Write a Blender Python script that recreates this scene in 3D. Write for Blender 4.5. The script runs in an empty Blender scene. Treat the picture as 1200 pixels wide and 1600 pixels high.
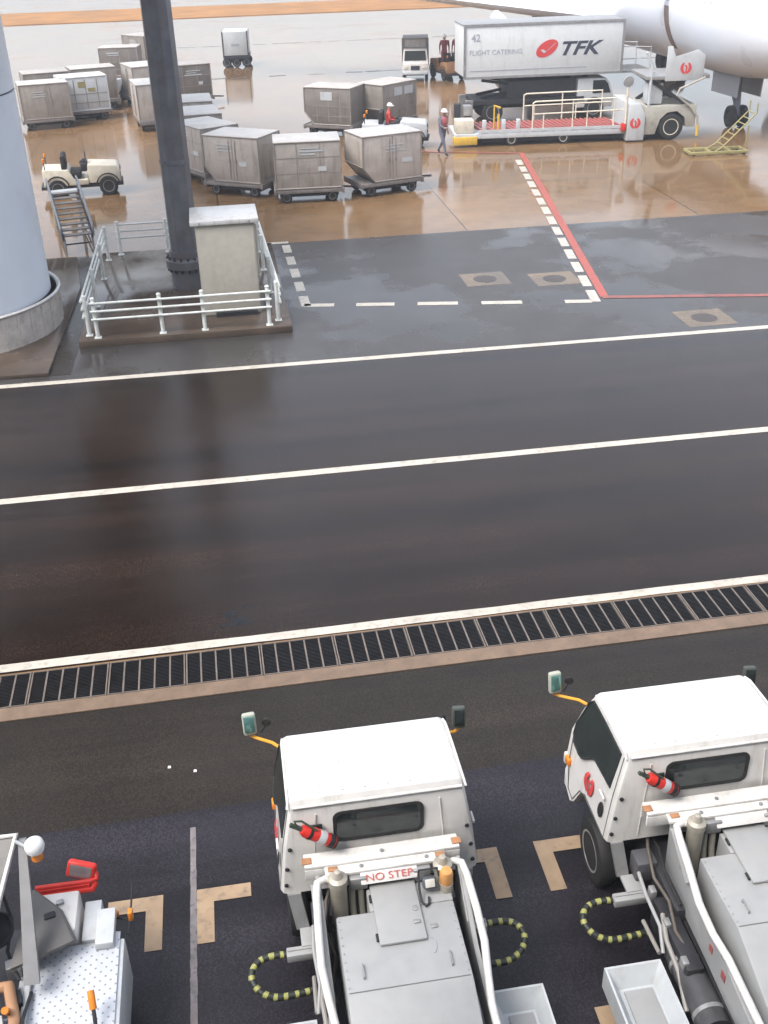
import bpy, bmesh, math, random
from mathutils import Vector, Matrix
random.seed(7)
R = math.radians
PI = math.pi
sc = bpy.context.scene

# ------------------------------------------------------------------ camera, sky, sun, exposure
cam_d = bpy.data.cameras.new('camera'); cam = bpy.data.objects.new('camera', cam_d)
sc.collection.objects.link(cam); sc.camera = cam
CR = ((0.9869603385, -0.1590309722, -0.0248684545), (-0.1004098172, -0.4875258349, -0.8673156455), (0.1258060363, 0.8585031801, -0.4971369339))
m = Matrix(((CR[0][0], -CR[1][0], -CR[2][0], 0), (CR[0][1], -CR[1][1], -CR[2][1], 0), (CR[0][2], -CR[1][2], -CR[2][2], 8.73546), (0, 0, 0, 1)))
cam.matrix_world = m
cam_d.sensor_fit = 'VERTICAL'; cam_d.sensor_height = 36; cam_d.sensor_width = 27
cam_d.lens = 1653.21569 / 1600 * 36
cam_d.clip_start = 0.1; cam_d.clip_end = 3000

SUN_EL, SUN_AZ = R(58), R(240)          # overcast: soft light from high on the left
w = bpy.data.worlds.new('World'); sc.world = w; w.use_nodes = True
nt = w.node_tree; nt.nodes.clear()
sky = nt.nodes.new('ShaderNodeTexSky'); sky.sky_type = 'NISHITA'; sky.sun_disc = False
sky.sun_elevation = SUN_EL; sky.sun_rotation = SUN_AZ
sky.air_density = 1.0; sky.dust_density = 3.0; sky.ozone_density = 1.0
hsv = nt.nodes.new('ShaderNodeHueSaturation'); hsv.inputs['Saturation'].default_value = 0.42
bg = nt.nodes.new('ShaderNodeBackground'); bg.inputs['Strength'].default_value = 0.15
wo = nt.nodes.new('ShaderNodeOutputWorld')
nt.links.new(sky.outputs[0], hsv.inputs['Color']); nt.links.new(hsv.outputs[0], bg.inputs[0]); nt.links.new(bg.outputs[0], wo.inputs[0])
sd = bpy.data.lights.new('sun', 'SUN'); sd.energy = 0.9; sd.angle = R(25); sd.color = (1, 0.95, 0.88)
so = bpy.data.objects.new('sun', sd); sc.collection.objects.link(so)
sdir = Vector((math.sin(SUN_AZ) * math.cos(SUN_EL), math.cos(SUN_AZ) * math.cos(SUN_EL), math.sin(SUN_EL)))
so.rotation_euler = sdir.to_track_quat('Z', 'Y').to_euler()
sc.view_settings.view_transform = 'Standard'; sc.view_settings.look = 'None'
sc.view_settings.exposure = 1.45; sc.view_settings.gamma = 1; sc.view_settings.use_curve_mapping = False

# ------------------------------------------------------------------ materials
MATS = {}
def mat(name, col, rough=0.5, metal=0.0, var=0.12, scale=6.0, ior=1.45, dirt=None, dirt_scale=2.5, bump=0.0, bump_scale=40, coat=0.0, streak=False, ovar=0.0, rvar=0.1):
    if name in MATS: return MATS[name]
    M = bpy.data.materials.new(name); M.use_nodes = True; t = M.node_tree; n = t.nodes; l = t.links
    p = n['Principled BSDF']; p.inputs['Roughness'].default_value = rough; p.inputs['Metallic'].default_value = metal; p.inputs['IOR'].default_value = ior
    if coat: p.inputs['Coat Weight'].default_value = coat; p.inputs['Coat Roughness'].default_value = 0.08
    tc = n.new('ShaderNodeTexCoord'); oi = n.new('ShaderNodeObjectInfo')
    ad = n.new('ShaderNodeVectorMath'); ad.operation = 'ADD'
    ml = n.new('ShaderNodeVectorMath'); ml.operation = 'SCALE'; ml.inputs['Scale'].default_value = 37.0
    cb = n.new('ShaderNodeCombineXYZ')
    for i in range(3): l.new(oi.outputs['Random'], cb.inputs[i])
    l.new(cb.outputs[0], ml.inputs[0]); l.new(tc.outputs['Object'], ad.inputs[0]); l.new(ml.outputs[0], ad.inputs[1])
    no = n.new('ShaderNodeTexNoise'); no.inputs['Scale'].default_value = scale; no.inputs['Detail'].default_value = 5
    l.new(ad.outputs[0], no.inputs['Vector'])
    mr = n.new('ShaderNodeMapRange'); mr.inputs['From Min'].default_value = 0.3; mr.inputs['From Max'].default_value = 0.7
    mr.inputs['To Min'].default_value = 1 - var; mr.inputs['To Max'].default_value = 1 + var * 0.6
    l.new(no.outputs['Fac'], mr.inputs['Value'])
    mx = n.new('ShaderNodeMix'); mx.data_type = 'RGBA'; mx.blend_type = 'MULTIPLY'; mx.inputs[0].default_value = 1
    mx.inputs[6].default_value = (*col, 1); l.new(mr.outputs[0], mx.inputs[7])
    last = mx.outputs[2]
    if ovar:
        ov = n.new('ShaderNodeMapRange'); ov.inputs['To Min'].default_value = 1 - ovar; ov.inputs['To Max'].default_value = 1 + ovar; l.new(oi.outputs['Random'], ov.inputs['Value'])
        m3 = n.new('ShaderNodeMix'); m3.data_type = 'RGBA'; m3.blend_type = 'MULTIPLY'; m3.inputs[0].default_value = 1; l.new(last, m3.inputs[6]); l.new(ov.outputs[0], m3.inputs[7]); last = m3.outputs[2]
    if dirt:
        n2 = n.new('ShaderNodeTexNoise'); n2.inputs['Scale'].default_value = dirt_scale; n2.inputs['Detail'].default_value = 8; n2.inputs['Roughness'].default_value = 0.65
        if streak:      # rain-washed dirt runs down the faces
            mp = n.new('ShaderNodeMapping'); mp.inputs['Scale'].default_value = (3.2, 3.2, 0.5); l.new(ad.outputs[0], mp.inputs[0]); l.new(mp.outputs[0], n2.inputs['Vector'])
        else: l.new(ad.outputs[0], n2.inputs['Vector'])
        rp = n.new('ShaderNodeMapRange'); rp.inputs['From Min'].default_value = 0.52; rp.inputs['From Max'].default_value = 0.72; rp.inputs['To Max'].default_value = dirt[3]
        l.new(n2.outputs['Fac'], rp.inputs['Value'])
        m2 = n.new('ShaderNodeMix'); m2.data_type = 'RGBA'; l.new(rp.outputs[0], m2.inputs[0]); l.new(last, m2.inputs[6]); m2.inputs[7].default_value = (*dirt[:3], 1)
        last = m2.outputs[2]
    l.new(last, p.inputs['Base Color'])
    r2 = n.new('ShaderNodeMapRange'); r2.inputs['To Min'].default_value = max(0.02, rough - rvar); r2.inputs['To Max'].default_value = min(1, rough + rvar)
    l.new(no.outputs['Fac'], r2.inputs['Value']); l.new(r2.outputs[0], p.inputs['Roughness'])
    if bump:
        n3 = n.new('ShaderNodeTexNoise'); n3.inputs['Scale'].default_value = bump_scale; n3.inputs['Detail'].default_value = 3
        l.new(tc.outputs['Object'], n3.inputs['Vector'])
        b = n.new('ShaderNodeBump'); b.inputs['Strength'].default_value = bump; b.inputs['Distance'].default_value = 0.01 if bump_scale > 5 else 0.12
        l.new(n3.outputs['Fac'], b.inputs['Height']); l.new(b.outputs[0], p.inputs['Normal'])
    MATS[name] = M
    return M

def wet(name, col, r_dry, r_wet, pud_scale=0.25, thr=(0.42, 0.6), stain=None, grain=60, ior=1.36, dark=0.6, slabs=None, bump=0.12, tracks=False):
    """rain-soaked pavement: a low-frequency noise decides where water stands, aggregate shows as fine grain"""
    M = bpy.data.materials.new(name); M.use_nodes = True; t = M.node_tree; n = t.nodes; l = t.links
    p = n['Principled BSDF']; p.inputs['IOR'].default_value = ior
    tc = n.new('ShaderNodeTexCoord'); V = tc.outputs['Object']
    def noise(s, d=4, r=0.5, vec=V):
        q = n.new('ShaderNodeTexNoise'); q.inputs['Scale'].default_value = s; q.inputs['Detail'].default_value = d; q.inputs['Roughness'].default_value = r
        l.new(vec, q.inputs['Vector']); return q.outputs['Fac']
    def rng(v, a, b, c, d):
        q = n.new('ShaderNodeMapRange'); q.inputs['From Min'].default_value = a; q.inputs['From Max'].default_value = b; q.inputs['To Min'].default_value = c; q.inputs['To Max'].default_value = d
        l.new(v, q.inputs['Value']); return q.outputs[0]
    def mul(a, b):
        q = n.new('ShaderNodeMath'); q.operation = 'MULTIPLY'; l.new(a, q.inputs[0]); l.new(b, q.inputs[1]); return q.outputs[0]
    pud = rng(noise(pud_scale, 5, 0.55), thr[0], thr[1], 0, 1)
    g = rng(noise(grain, 3, 0.7), 0.25, 0.75, 0.75, 1.25)
    g2 = rng(noise(1.3, 6, 0.6), 0.3, 0.7, 0.85, 1.12)
    f = mul(mul(g, g2), rng(pud, 0, 1, 1, dark))
    if tracks:      # wheel paths and paving joints run along the road
        mp = n.new('ShaderNodeMapping'); mp.inputs['Scale'].default_value = (0.035, 1.1, 1); l.new(V, mp.inputs[0])
        f = mul(f, rng(noise(1.0, 5, 0.6, mp.outputs[0]), 0.3, 0.7, 0.5, 1.8))
        g3 = n.new('ShaderNodeTexVoronoi'); g3.inputs['Scale'].default_value = 45; l.new(V, g3.inputs['Vector'])
        f = mul(f, rng(g3.outputs['Distance'], 0.05, 0.6, 2.2, 0.75))
    if slabs:
        bk = n.new('ShaderNodeTexBrick'); bk.offset = 0; bk.inputs['Scale'].default_value = 1; bk.inputs['Brick Width'].default_value = slabs; bk.inputs['Row Height'].default_value = slabs
        bk.inputs['Mortar Size'].default_value = 0.03; bk.inputs['Mortar Smooth'].default_value = 0.3; bk.inputs['Color1'].default_value = (1, 1, 1, 1); bk.inputs['Color2'].default_value = (0.86, 0.86, 0.86, 1); bk.inputs['Mortar'].default_value = (0.35, 0.33, 0.3, 1)
        l.new(V, bk.inputs['Vector'])
        sep = n.new('ShaderNodeRGBToBW'); l.new(bk.outputs['Color'], sep.inputs[0]); f = mul(f, sep.outputs[0])
    mx = n.new('ShaderNodeMix'); mx.data_type = 'RGBA'; mx.blend_type = 'MULTIPLY'; mx.inputs[0].default_value = 1; mx.inputs[6].default_value = (*col, 1); l.new(f, mx.inputs[7])
    last = mx.outputs[2]
    if stain:
        s = rng(noise(stain[4] if len(stain) > 4 else 0.6, 6, 0.6), 0.5, 0.7, 0, stain[3])
        m2 = n.new('ShaderNodeMix'); m2.data_type = 'RGBA'; l.new(s, m2.inputs[0]); l.new(last, m2.inputs[6]); m2.inputs[7].default_value = (*stain[:3], 1); last = m2.outputs[2]
    l.new(last, p.inputs['Base Color'])
    l.new(rng(pud, 0, 1, r_dry, r_wet), p.inputs['Roughness'])
    b = n.new('ShaderNodeBump'); b.inputs['Distance'].default_value = 0.004; l.new(noise(grain * 1.3, 2), b.inputs['Height'])
    b.inputs['Strength'].default_value = bump; l.new(b.outputs[0], p.inputs['Normal'])
    MATS[name] = M
    return M

W = mat('white_paint', (0.66, 0.645, 0.62), 0.35, coat=0.2, var=0.06, dirt=(0.36, 0.32, 0.27, 0.5), streak=True)
WC = mat('white_cool_paint', (0.5, 0.525, 0.54), 0.4, var=0.06, dirt=(0.32, 0.3, 0.28, 0.45), dirt_scale=1.5, streak=True)
WPANEL = mat('white_panel', (0.33, 0.335, 0.335), 0.45, var=0.07, dirt=(0.34, 0.32, 0.3, 0.45), dirt_scale=3)
CREAM = mat('cream_paint', (0.66, 0.61, 0.5), 0.45, var=0.1, dirt=(0.3, 0.26, 0.2, 0.5))
CABIN = mat('cabinet_paint', (0.53, 0.49, 0.41), 0.5, var=0.08, streak=True, dirt=(0.3, 0.25, 0.2, 0.3), dirt_scale=1.2)
RAILP = mat('railing_paint', (0.74, 0.76, 0.72), 0.4, var=0.08, dirt=(0.35, 0.3, 0.24, 0.5), dirt_scale=5)
CYL = mat('column_paint', (0.78, 0.83, 0.9), 0.38, var=0.05, scale=0.8, dirt=(0.5, 0.54, 0.6, 0.3), dirt_scale=0.7, bump=0.03, bump_scale=3)
SKIRT = mat('concrete_skirt', (0.6, 0.55, 0.5), 0.6, var=0.18, scale=3, dirt=(0.22, 0.17, 0.13, 0.5), dirt_scale=4)
MAST = mat('mast_steel', (0.135, 0.135, 0.15), 0.4, metal=0.1, var=0.25, scale=3, dirt=(0.13, 0.09, 0.065, 0.7), dirt_scale=1.6, streak=True)
DARK = mat('dark_chassis', (0.025, 0.025, 0.03), 0.6, var=0.3)
BLACK = mat('black_rubber', (0.02, 0.02, 0.021), 0.7, var=0.2)
STEEL = mat('galvanised_steel', (0.36, 0.36, 0.36), 0.45, metal=0.5, var=0.15, dirt=(0.2, 0.16, 0.12, 0.4))
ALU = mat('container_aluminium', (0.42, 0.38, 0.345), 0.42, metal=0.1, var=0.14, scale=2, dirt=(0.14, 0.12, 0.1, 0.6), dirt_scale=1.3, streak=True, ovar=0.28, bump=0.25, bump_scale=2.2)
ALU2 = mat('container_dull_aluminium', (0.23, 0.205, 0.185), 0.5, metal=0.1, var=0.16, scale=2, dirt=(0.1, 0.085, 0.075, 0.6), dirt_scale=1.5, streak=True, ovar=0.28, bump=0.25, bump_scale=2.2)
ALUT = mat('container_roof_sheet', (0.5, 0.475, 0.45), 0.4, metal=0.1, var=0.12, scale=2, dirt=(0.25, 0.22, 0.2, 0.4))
ALUF = mat('container_rail', (0.3, 0.27, 0.245), 0.4, metal=0.2, var=0.15)
GLASS = mat('dark_glass', (0.025, 0.032, 0.032), 0.06, var=0.3, ior=1.5, rvar=0.02)
MIRG = mat('mirror_glass', (0.2, 0.42, 0.38), 0.12, metal=0.6, var=0.2)
RED = mat('red_paint', (0.62, 0.035, 0.025), 0.35, var=0.12)
REDM = mat('red_marking', (0.4, 0.085, 0.06), 0.4, var=0.25, scale=8, dirt=(0.13, 0.1, 0.095, 0.9), dirt_scale=4)
REDWORN = mat('worn_red_marking', (0.28, 0.085, 0.07), 0.4, var=0.3, scale=8, dirt=(0.075, 0.066, 0.066, 1.0), dirt_scale=3)
REDR = mat('faded_red_paint', (0.36, 0.1, 0.09), 0.5, var=0.15)
LOGO = mat('logo_red', (0.6, 0.06, 0.06), 0.4, var=0.06)
INK = mat('dark_lettering', (0.045, 0.05, 0.075), 0.5, var=0.05)
INKG = mat('grey_lettering', (0.33, 0.35, 0.4), 0.5, var=0.05)
INKR = mat('red_lettering', (0.5, 0.12, 0.1), 0.5, var=0.05)
ORANGE = mat('orange_lens', (0.75, 0.24, 0.03), 0.25, var=0.1)
AMBER = mat('amber_arm_paint', (0.72, 0.33, 0.03), 0.4, var=0.1)
YEL = mat('yellow_paint', (0.66, 0.42, 0.06), 0.45, var=0.12, dirt=(0.3, 0.2, 0.08, 0.4))
YELP = mat('pale_yellow_paint', (0.3, 0.27, 0.12), 0.5, var=0.12)
LENS = mat('clear_lens', (0.6, 0.58, 0.52), 0.15, var=0.1)
LINE = mat('white_line_paint', (0.5, 0.46, 0.395), 0.38, var=0.14, scale=3, dirt=(0.2, 0.18, 0.16, 0.75), dirt_scale=9)
LINEG = mat('worn_grey_line_paint', (0.19, 0.17, 0.17), 0.45, var=0.3, scale=7, dirt=(0.05, 0.05, 0.055, 0.85), dirt_scale=12)
BAYM = mat('bay_mark_paint', (0.36, 0.255, 0.16), 0.42, var=0.14, scale=5, dirt=(0.14, 0.115, 0.095, 0.7), dirt_scale=9)
STRIP = mat('concrete_strip', (0.19, 0.13, 0.088), 0.42, var=0.22, scale=5, dirt=(0.1, 0.08, 0.07, 0.6), dirt_scale=12, bump=0.3, bump_scale=60)
GRATE = mat('grate_steel', (0.035, 0.034, 0.036), 0.35, metal=0.6, var=0.25, scale=9)
GRATEF = mat('grate_frame_steel', (0.2, 0.165, 0.14), 0.4, metal=0.3, var=0.25, scale=9)
SKIN = mat('skin', (0.45, 0.28, 0.2), 0.5, var=0.05)
NAVY = mat('grey_workwear', (0.13, 0.14, 0.18), 0.8, var=0.2)
MAROON = mat('maroon_workwear', (0.22, 0.05, 0.07), 0.8, var=0.2)
REDW = mat('red_workwear', (0.55, 0.06, 0.05), 0.7, var=0.2)
HELM = mat('white_helmet', (0.8, 0.8, 0.8), 0.3, var=0.03)
PLANEW = mat('aircraft_white', (0.7, 0.74, 0.8), 0.3, var=0.03, scale=0.5, coat=0.3)
PLANEG = mat('aircraft_grey', (0.34, 0.36, 0.4), 0.35, var=0.06, scale=0.6)
HOLD = mat('hold_lining', (0.2, 0.14, 0.11), 0.6, var=0.2)
GRASS = mat('dry_grass', (0.33, 0.155, 0.045), 0.9, var=0.25, scale=0.4, dirt=(0.24, 0.13, 0.06, 0.6), dirt_scale=0.15)
BLUEJ = mat('blue_jacket', (0.06, 0.11, 0.25), 0.7, var=0.3)
DRUM = mat('tan_drum', (0.38, 0.2, 0.09), 0.5, var=0.2)

def stripes(name, c1, c2, k, wob=0.6):
    M = bpy.data.materials.new(name); M.use_nodes = True; t = M.node_tree; n = t.nodes; l = t.links; p = n['Principled BSDF']; p.inputs['Roughness'].default_value = 0.5
    at = n.new('ShaderNodeAttribute'); at.attribute_name = 'along'
    no = n.new('ShaderNodeTexNoise'); no.inputs['Scale'].default_value = 7
    tc = n.new('ShaderNodeTexCoord'); l.new(tc.outputs['Object'], no.inputs['Vector'])
    m1 = n.new('ShaderNodeMath'); m1.operation = 'MULTIPLY'; m1.inputs[1].default_value = k; l.new(at.outputs['Fac'], m1.inputs[0])
    m0 = n.new('ShaderNodeMath'); m0.operation = 'MULTIPLY'; m0.inputs[1].default_value = wob; l.new(no.outputs['Fac'], m0.inputs[0])
    m2 = n.new('ShaderNodeMath'); m2.operation = 'ADD'; l.new(m1.outputs[0], m2.inputs[0]); l.new(m0.outputs[0], m2.inputs[1])
    m3 = n.new('ShaderNodeMath'); m3.operation = 'FRACT'; l.new(m2.outputs[0], m3.inputs[0])
    m4 = n.new('ShaderNodeMath'); m4.operation = 'GREATER_THAN'; m4.inputs[1].default_value = 0.6; l.new(m3.outputs[0], m4.inputs[0])
    mx = n.new('ShaderNodeMix'); mx.data_type = 'RGBA'; l.new(m4.outputs[0], mx.inputs[0]); mx.inputs[6].default_value = (*c1, 1); mx.inputs[7].default_value = (*c2, 1)
    l.new(mx.outputs[2], p.inputs['Base Color']); return M
GUARD = stripes('yellow_black_guard', (0.02, 0.025, 0.02), (0.32, 0.32, 0.1), 10.5, 0.7)

# deck with rows of raised dots
def dotted():
    M = bpy.data.materials.new('dotted_deck_plate'); M.use_nodes = True; t = M.node_tree; n = t.nodes; l = t.links; p = n['Principled BSDF']; p.inputs['Roughness'].default_value = 0.4
    tc = n.new('ShaderNodeTexCoord'); mp = n.new('ShaderNodeMapping'); mp.inputs['Rotation'].default_value = (0, 0, R(45)); mp.inputs['Scale'].default_value = (16, 16, 0)
    l.new(tc.outputs['Object'], mp.inputs[0])
    vo = n.new('ShaderNodeTexVoronoi'); vo.inputs['Randomness'].default_value = 0.06; vo.inputs['Scale'].default_value = 1; l.new(mp.outputs[0], vo.inputs['Vector'])
    mr = n.new('ShaderNodeMapRange'); mr.inputs['From Min'].default_value = 0.1; mr.inputs['From Max'].default_value = 0.2; l.new(vo.outputs['Distance'], mr.inputs['Value'])
    no = n.new('ShaderNodeTexNoise'); no.inputs['Scale'].default_value = 5; no.inputs['Detail'].default_value = 6; l.new(tc.outputs['Object'], no.inputs['Vector'])
    m0 = n.new('ShaderNodeMix'); m0.data_type = 'RGBA'; l.new(no.outputs['Fac'], m0.inputs[0]); m0.inputs[6].default_value = (0.46, 0.49, 0.54, 1); m0.inputs[7].default_value = (0.6, 0.62, 0.65, 1)
    mx = n.new('ShaderNodeMix'); mx.data_type = 'RGBA'; l.new(mr.outputs[0], mx.inputs[0]); mx.inputs[6].default_value = (0.24, 0.26, 0.3, 1); l.new(m0.outputs[2], mx.inputs[7])
    l.new(mx.outputs[2], p.inputs['Base Color'])
    b = n.new('ShaderNodeBump'); b.inputs['Strength'].default_value = 0.5; b.inputs['Distance'].default_value = 0.004; b.invert = True; l.new(mr.outputs[0], b.inputs['Height']); l.new(b.outputs[0], p.inputs['Normal'])
    return M
DECK = dotted()

# ------------------------------------------------------------------ mesh builder
class B:
    def __init__(s): s.bm = bmesh.new(); s.along = s.bm.verts.layers.float.new('along')
    def _new(s, vs): return [s.bm.verts.new(v) for v in vs]
    def _f(s, vs):
        try: return s.bm.faces.new(vs)
        except ValueError: return None
    def box(s, c, d, rot=None, bevel=0.0, seg=2):
        hx, hy, hz = d[0] / 2, d[1] / 2, d[2] / 2; c = Vector(c)
        q = [Vector((x, y, z)) for x in (-hx, hx) for y in (-hy, hy) for z in (-hz, hz)]
        if rot is not None: q = [rot @ v for v in q]
        v = s._new([c + p for p in q])
        fs = [s._f([v[i] for i in k]) for k in ((0, 1, 3, 2), (4, 6, 7, 5), (0, 4, 5, 1), (2, 3, 7, 6), (0, 2, 6, 4), (1, 5, 7, 3))]
        if bevel > 0:
            es = list({e for f in fs for e in f.edges}); bmesh.ops.bevel(s.bm, geom=es, offset=bevel, segments=seg, profile=0.5, affect='EDGES', clamp_overlap=True)
        return s
    def bb(s, x0, x1, y0, y1, z0, z1, bevel=0.0): return s.box(((x0 + x1) / 2, (y0 + y1) / 2, (z0 + z1) / 2), (x1 - x0, y1 - y0, z1 - z0), None, bevel)
    def loft(s, rings, cap=True, closed=True): s.vloft(rings, cap, closed); return s
    def vloft(s, rings, cap=True, closed=True):
        vs = [s._new(r) for r in rings]; n = len(rings[0])
        for a, b in zip(vs[:-1], vs[1:]):
            for i in range(n if closed else n - 1):
                j = (i + 1) % n; s._f([a[i], a[j], b[j], b[i]])
        if cap and closed: s._f(vs[0][::-1]); s._f(vs[-1])
        return vs
    def tube(s, pts, r, seg=10, closed=False, cap=True):
        pts = [Vector(p) for p in pts]; n = len(pts); rings = []; up = None; dist = 0; ds = []
        for i, p in enumerate(pts):
            if closed: d = (pts[(i + 1) % n] - pts[i - 1])
            elif i == 0: d = pts[1] - p
            elif i == n - 1: d = p - pts[-2]
            else: d = (pts[i + 1] - p).normalized() + (p - pts[i - 1]).normalized()
            d.normalize()
            if up is None: up = d.orthogonal().normalized()
            up = (up - d * up.dot(d)).normalized(); sd_ = d.cross(up)
            rr = r[i] if isinstance(r, (list, tuple)) else r
            rings.append([p + (up * math.cos(2 * PI * k / seg) + sd_ * math.sin(2 * PI * k / seg)) * rr for k in range(seg)])
            if i: dist += (p - pts[i - 1]).length
            ds.append(dist)
        if closed: rings.append(rings[0])
        vs = s.vloft(rings, cap and not closed)
        for q, dd in zip(vs, ds + [dist]):
            for v in q: v[s.along] = dd
        return s
    def cyl(s, p0, p1, r0, r1=None, seg=20): return s.tube([p0, p1], [r0, r1 if r1 is not None else r0], seg)
    def lathe(s, c, axis, prof, seg=28):
        axis = Vector(axis).normalized(); u = axis.orthogonal().normalized(); v = axis.cross(u); c = Vector(c)
        s.loft([[c + axis * a + (u * math.cos(2 * PI * k / seg) + v * math.sin(2 * PI * k / seg)) * max(r, 1e-4) for k in range(seg)] for r, a in prof]); return s
    def prism(s, poly, fa, fb, bevel=0.0):
        a = s._new([fa(*p) for p in poly]); b = s._new([fb(*p) for p in poly]); n = len(poly)
        fs = [s._f(a[::-1]), s._f(b)] + [s._f([a[i], a[(i + 1) % n], b[(i + 1) % n], b[i]]) for i in range(n)]
        if bevel:
            es = list({e for f in fs if f for e in f.edges}); bmesh.ops.bevel(s.bm, geom=es, offset=bevel, segments=2, profile=0.5, affect='EDGES', clamp_overlap=True)
        return s
    def slab(s, poly, z0, z1, bevel=0.0): return s.prism(poly, lambda x, y: (x, y, z0), lambda x, y: (x, y, z1), bevel)
    def sheet(s, poly, z): s._f(s._new([(x, y, z) for x, y in poly])); return s
    def ob(s, name, m, parent=None, ang=38, subd=0):
        bmesh.ops.remove_doubles(s.bm, verts=s.bm.verts, dist=1e-5)
        bmesh.ops.recalc_face_normals(s.bm, faces=s.bm.faces)
        me = bpy.data.meshes.new(name); s.bm.to_mesh(me); s.bm.free()
        for mm in (m if isinstance(m, (list, tuple)) else [m]): me.materials.append(mm)
        for p in me.polygons: p.use_smooth = True
        me.set_sharp_from_angle(angle=R(ang))
        o = bpy.data.objects.new(name, me); sc.collection.objects.link(o)
        if parent: o.parent = parent
        return o

def tag(o, label, cat, group=None):
    o['label'] = label; o['category'] = cat
    if group: o['group'] = group
    return o
def thing(name, label, cat, loc=(0, 0, 0), rz=0.0, group=None):
    o = bpy.data.objects.new(name, None); sc.collection.objects.link(o); o.location = loc; o.rotation_euler = (0, 0, rz); o.empty_display_size = 0.3
    return tag(o, label, cat, group)
def struct(o, kind='structure'): o['kind'] = kind; return o
def copy_tree(o, parent=None):
    c = o.copy(); sc.collection.objects.link(c)
    if parent: c.parent = parent
    for ch in list(o.children): copy_tree(ch, c)
    return c
def lettering(txt, name, m, parent, loc, rot, size, shear=0.0, width=1.0, ext=0.004, bold=0.0):
    cu = bpy.data.curves.new(name, 'FONT'); cu.body = txt; cu.size = size; cu.extrude = ext; cu.align_x = 'CENTER'; cu.align_y = 'CENTER'; cu.shear = shear; cu.offset = bold
    to = bpy.data.objects.new('tmp', cu); sc.collection.objects.link(to)
    dg = bpy.context.evaluated_depsgraph_get(); me = bpy.data.meshes.new_from_object(to.evaluated_get(dg)); me.name = name
    bpy.data.objects.remove(to); me.materials.clear(); me.materials.append(m)
    for v in me.vertices: v.co.x *= width
    o = bpy.data.objects.new(name, me); sc.collection.objects.link(o); o.parent = parent; o.location = loc; o.rotation_euler = rot
    return o
def wheel(parent, c, r, wd, axis=(1, 0, 0), rim=None, name='wheel'):
    a = Vector(axis)
    wv = B().lathe(c, a, [(0.001, wd * 0.30), (r * 0.2, wd * 0.34), (r * 0.22, wd * 0.2), (r * 0.5, wd * 0.12), (r * 0.56, wd * 0.46), (r * 0.62, wd * 0.47), (r * 0.62, -wd * 0.4), (0.001, -wd * 0.4)], 24).ob(name, rim or STEEL, parent)
    B().lathe(c, a, [(r * 0.6, wd * 0.45), (r * 0.78, wd * 0.5), (r * 0.94, wd * 0.42), (r, wd * 0.25), (r, -wd * 0.25), (r * 0.94, -wd * 0.42), (r * 0.78, -wd * 0.5), (r * 0.6, -wd * 0.42)], 28).ob('tyre', BLACK, wv)
    return wv
def arc(c, r, a0, a1, n, ax='xz'):
    out = []
    for i in range(n + 1):
        t = R(a0 + (a1 - a0) * i / n); p, q = r * math.cos(t), r * math.sin(t)
        out.append((c[0] + p, c[1], c[2] + q) if ax == 'xz' else (c[0] + p, c[1] + q, c[2]) if ax == 'xy' else (c[0], c[1] + p, c[2] + q))
    return out
def rrect(x0, x1, y0, y1, r, n=4):
    p = []
    for cx, cy, a in ((x1 - r, y1 - r, 0), (x0 + r, y1 - r, 90), (x0 + r, y0 + r, 180), (x1 - r, y0 + r, 270)):
        for i in range(n + 1): t = R(a + 90 * i / n); p.append((cx + r * math.cos(t), cy + r * math.sin(t)))
    return p

def crest(name, c, r, f0, f1, parent):
    # open ring of two spread wings with a slim neck and beak between them
    b = B()
    for a0, a1 in ((115, 262), (278, 425)):
        n = 12; st_ = [R(a0 + (a1 - a0) * k / n) for k in range(n + 1)]
        for k in range(n):
            w0 = .30 + .25 * math.sin(PI * k / n); w1 = .30 + .25 * math.sin(PI * (k + 1) / n)
            b.prism([(c[0] + r * math.cos(st_[k]), c[1] + r * math.sin(st_[k])), (c[0] + r * math.cos(st_[k + 1]), c[1] + r * math.sin(st_[k + 1])), (c[0] + r * (1 - w1) * math.cos(st_[k + 1]), c[1] + r * (1 - w1) * math.sin(st_[k + 1])), (c[0] + r * (1 - w0) * math.cos(st_[k]), c[1] + r * (1 - w0) * math.sin(st_[k]))], f0, f1)
    b.prism([(c[0] - r * .12, c[1] - r * .8), (c[0] + r * .14, c[1] - r * .8), (c[0] + r * .3, c[1] + r * .1), (c[0] + r * .02, c[1] + r * .5), (c[0] - r * .3, c[1] + r * .42), (c[0], c[1] + r * .1)], f0, f1)
    return b.ob(name, LOGO, parent)
# ------------------------------------------------------------------ the ground
APRON = wet('wet_apron_concrete', (0.275, 0.165, 0.082), 0.2, 0.05, 0.11, (0.34, 0.54), stain=(0.15, 0.092, 0.052, 0.6, 0.2), grain=25, dark=0.72, slabs=7.5)
STAND = wet('wet_stand_asphalt', (0.05, 0.045, 0.043), 0.34, 0.1, 0.22, (0.5, 0.56), stain=(0.075, 0.07, 0.07, 0.6, 0.35), grain=70, dark=0.85, bump=0.05)
ROAD = wet('wet_road_asphalt', (0.0145, 0.008, 0.005), 0.23, 0.13, 0.22, (0.4, 0.7), stain=(0.021, 0.0145, 0.011, 0.6, 0.5), grain=55, dark=0.7, bump=0.25, tracks=True)
VERGE = wet('wet_kerbside_asphalt', (0.018, 0.0135, 0.0095), 0.4, 0.3, 0.3, (0.4, 0.7), stain=(0.024, 0.019, 0.0145, 0.5, 0.7), grain=55, dark=0.85, bump=0.4, tracks=True)
BAY = wet('wet_bay_asphalt', (0.015, 0.013, 0.0165), 0.4, 0.28, 0.35, (0.4, 0.68), stain=(0.021, 0.019, 0.0235, 0.5, 0.8), grain=60, dark=0.8, bump=0.4, tracks=True)
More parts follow.
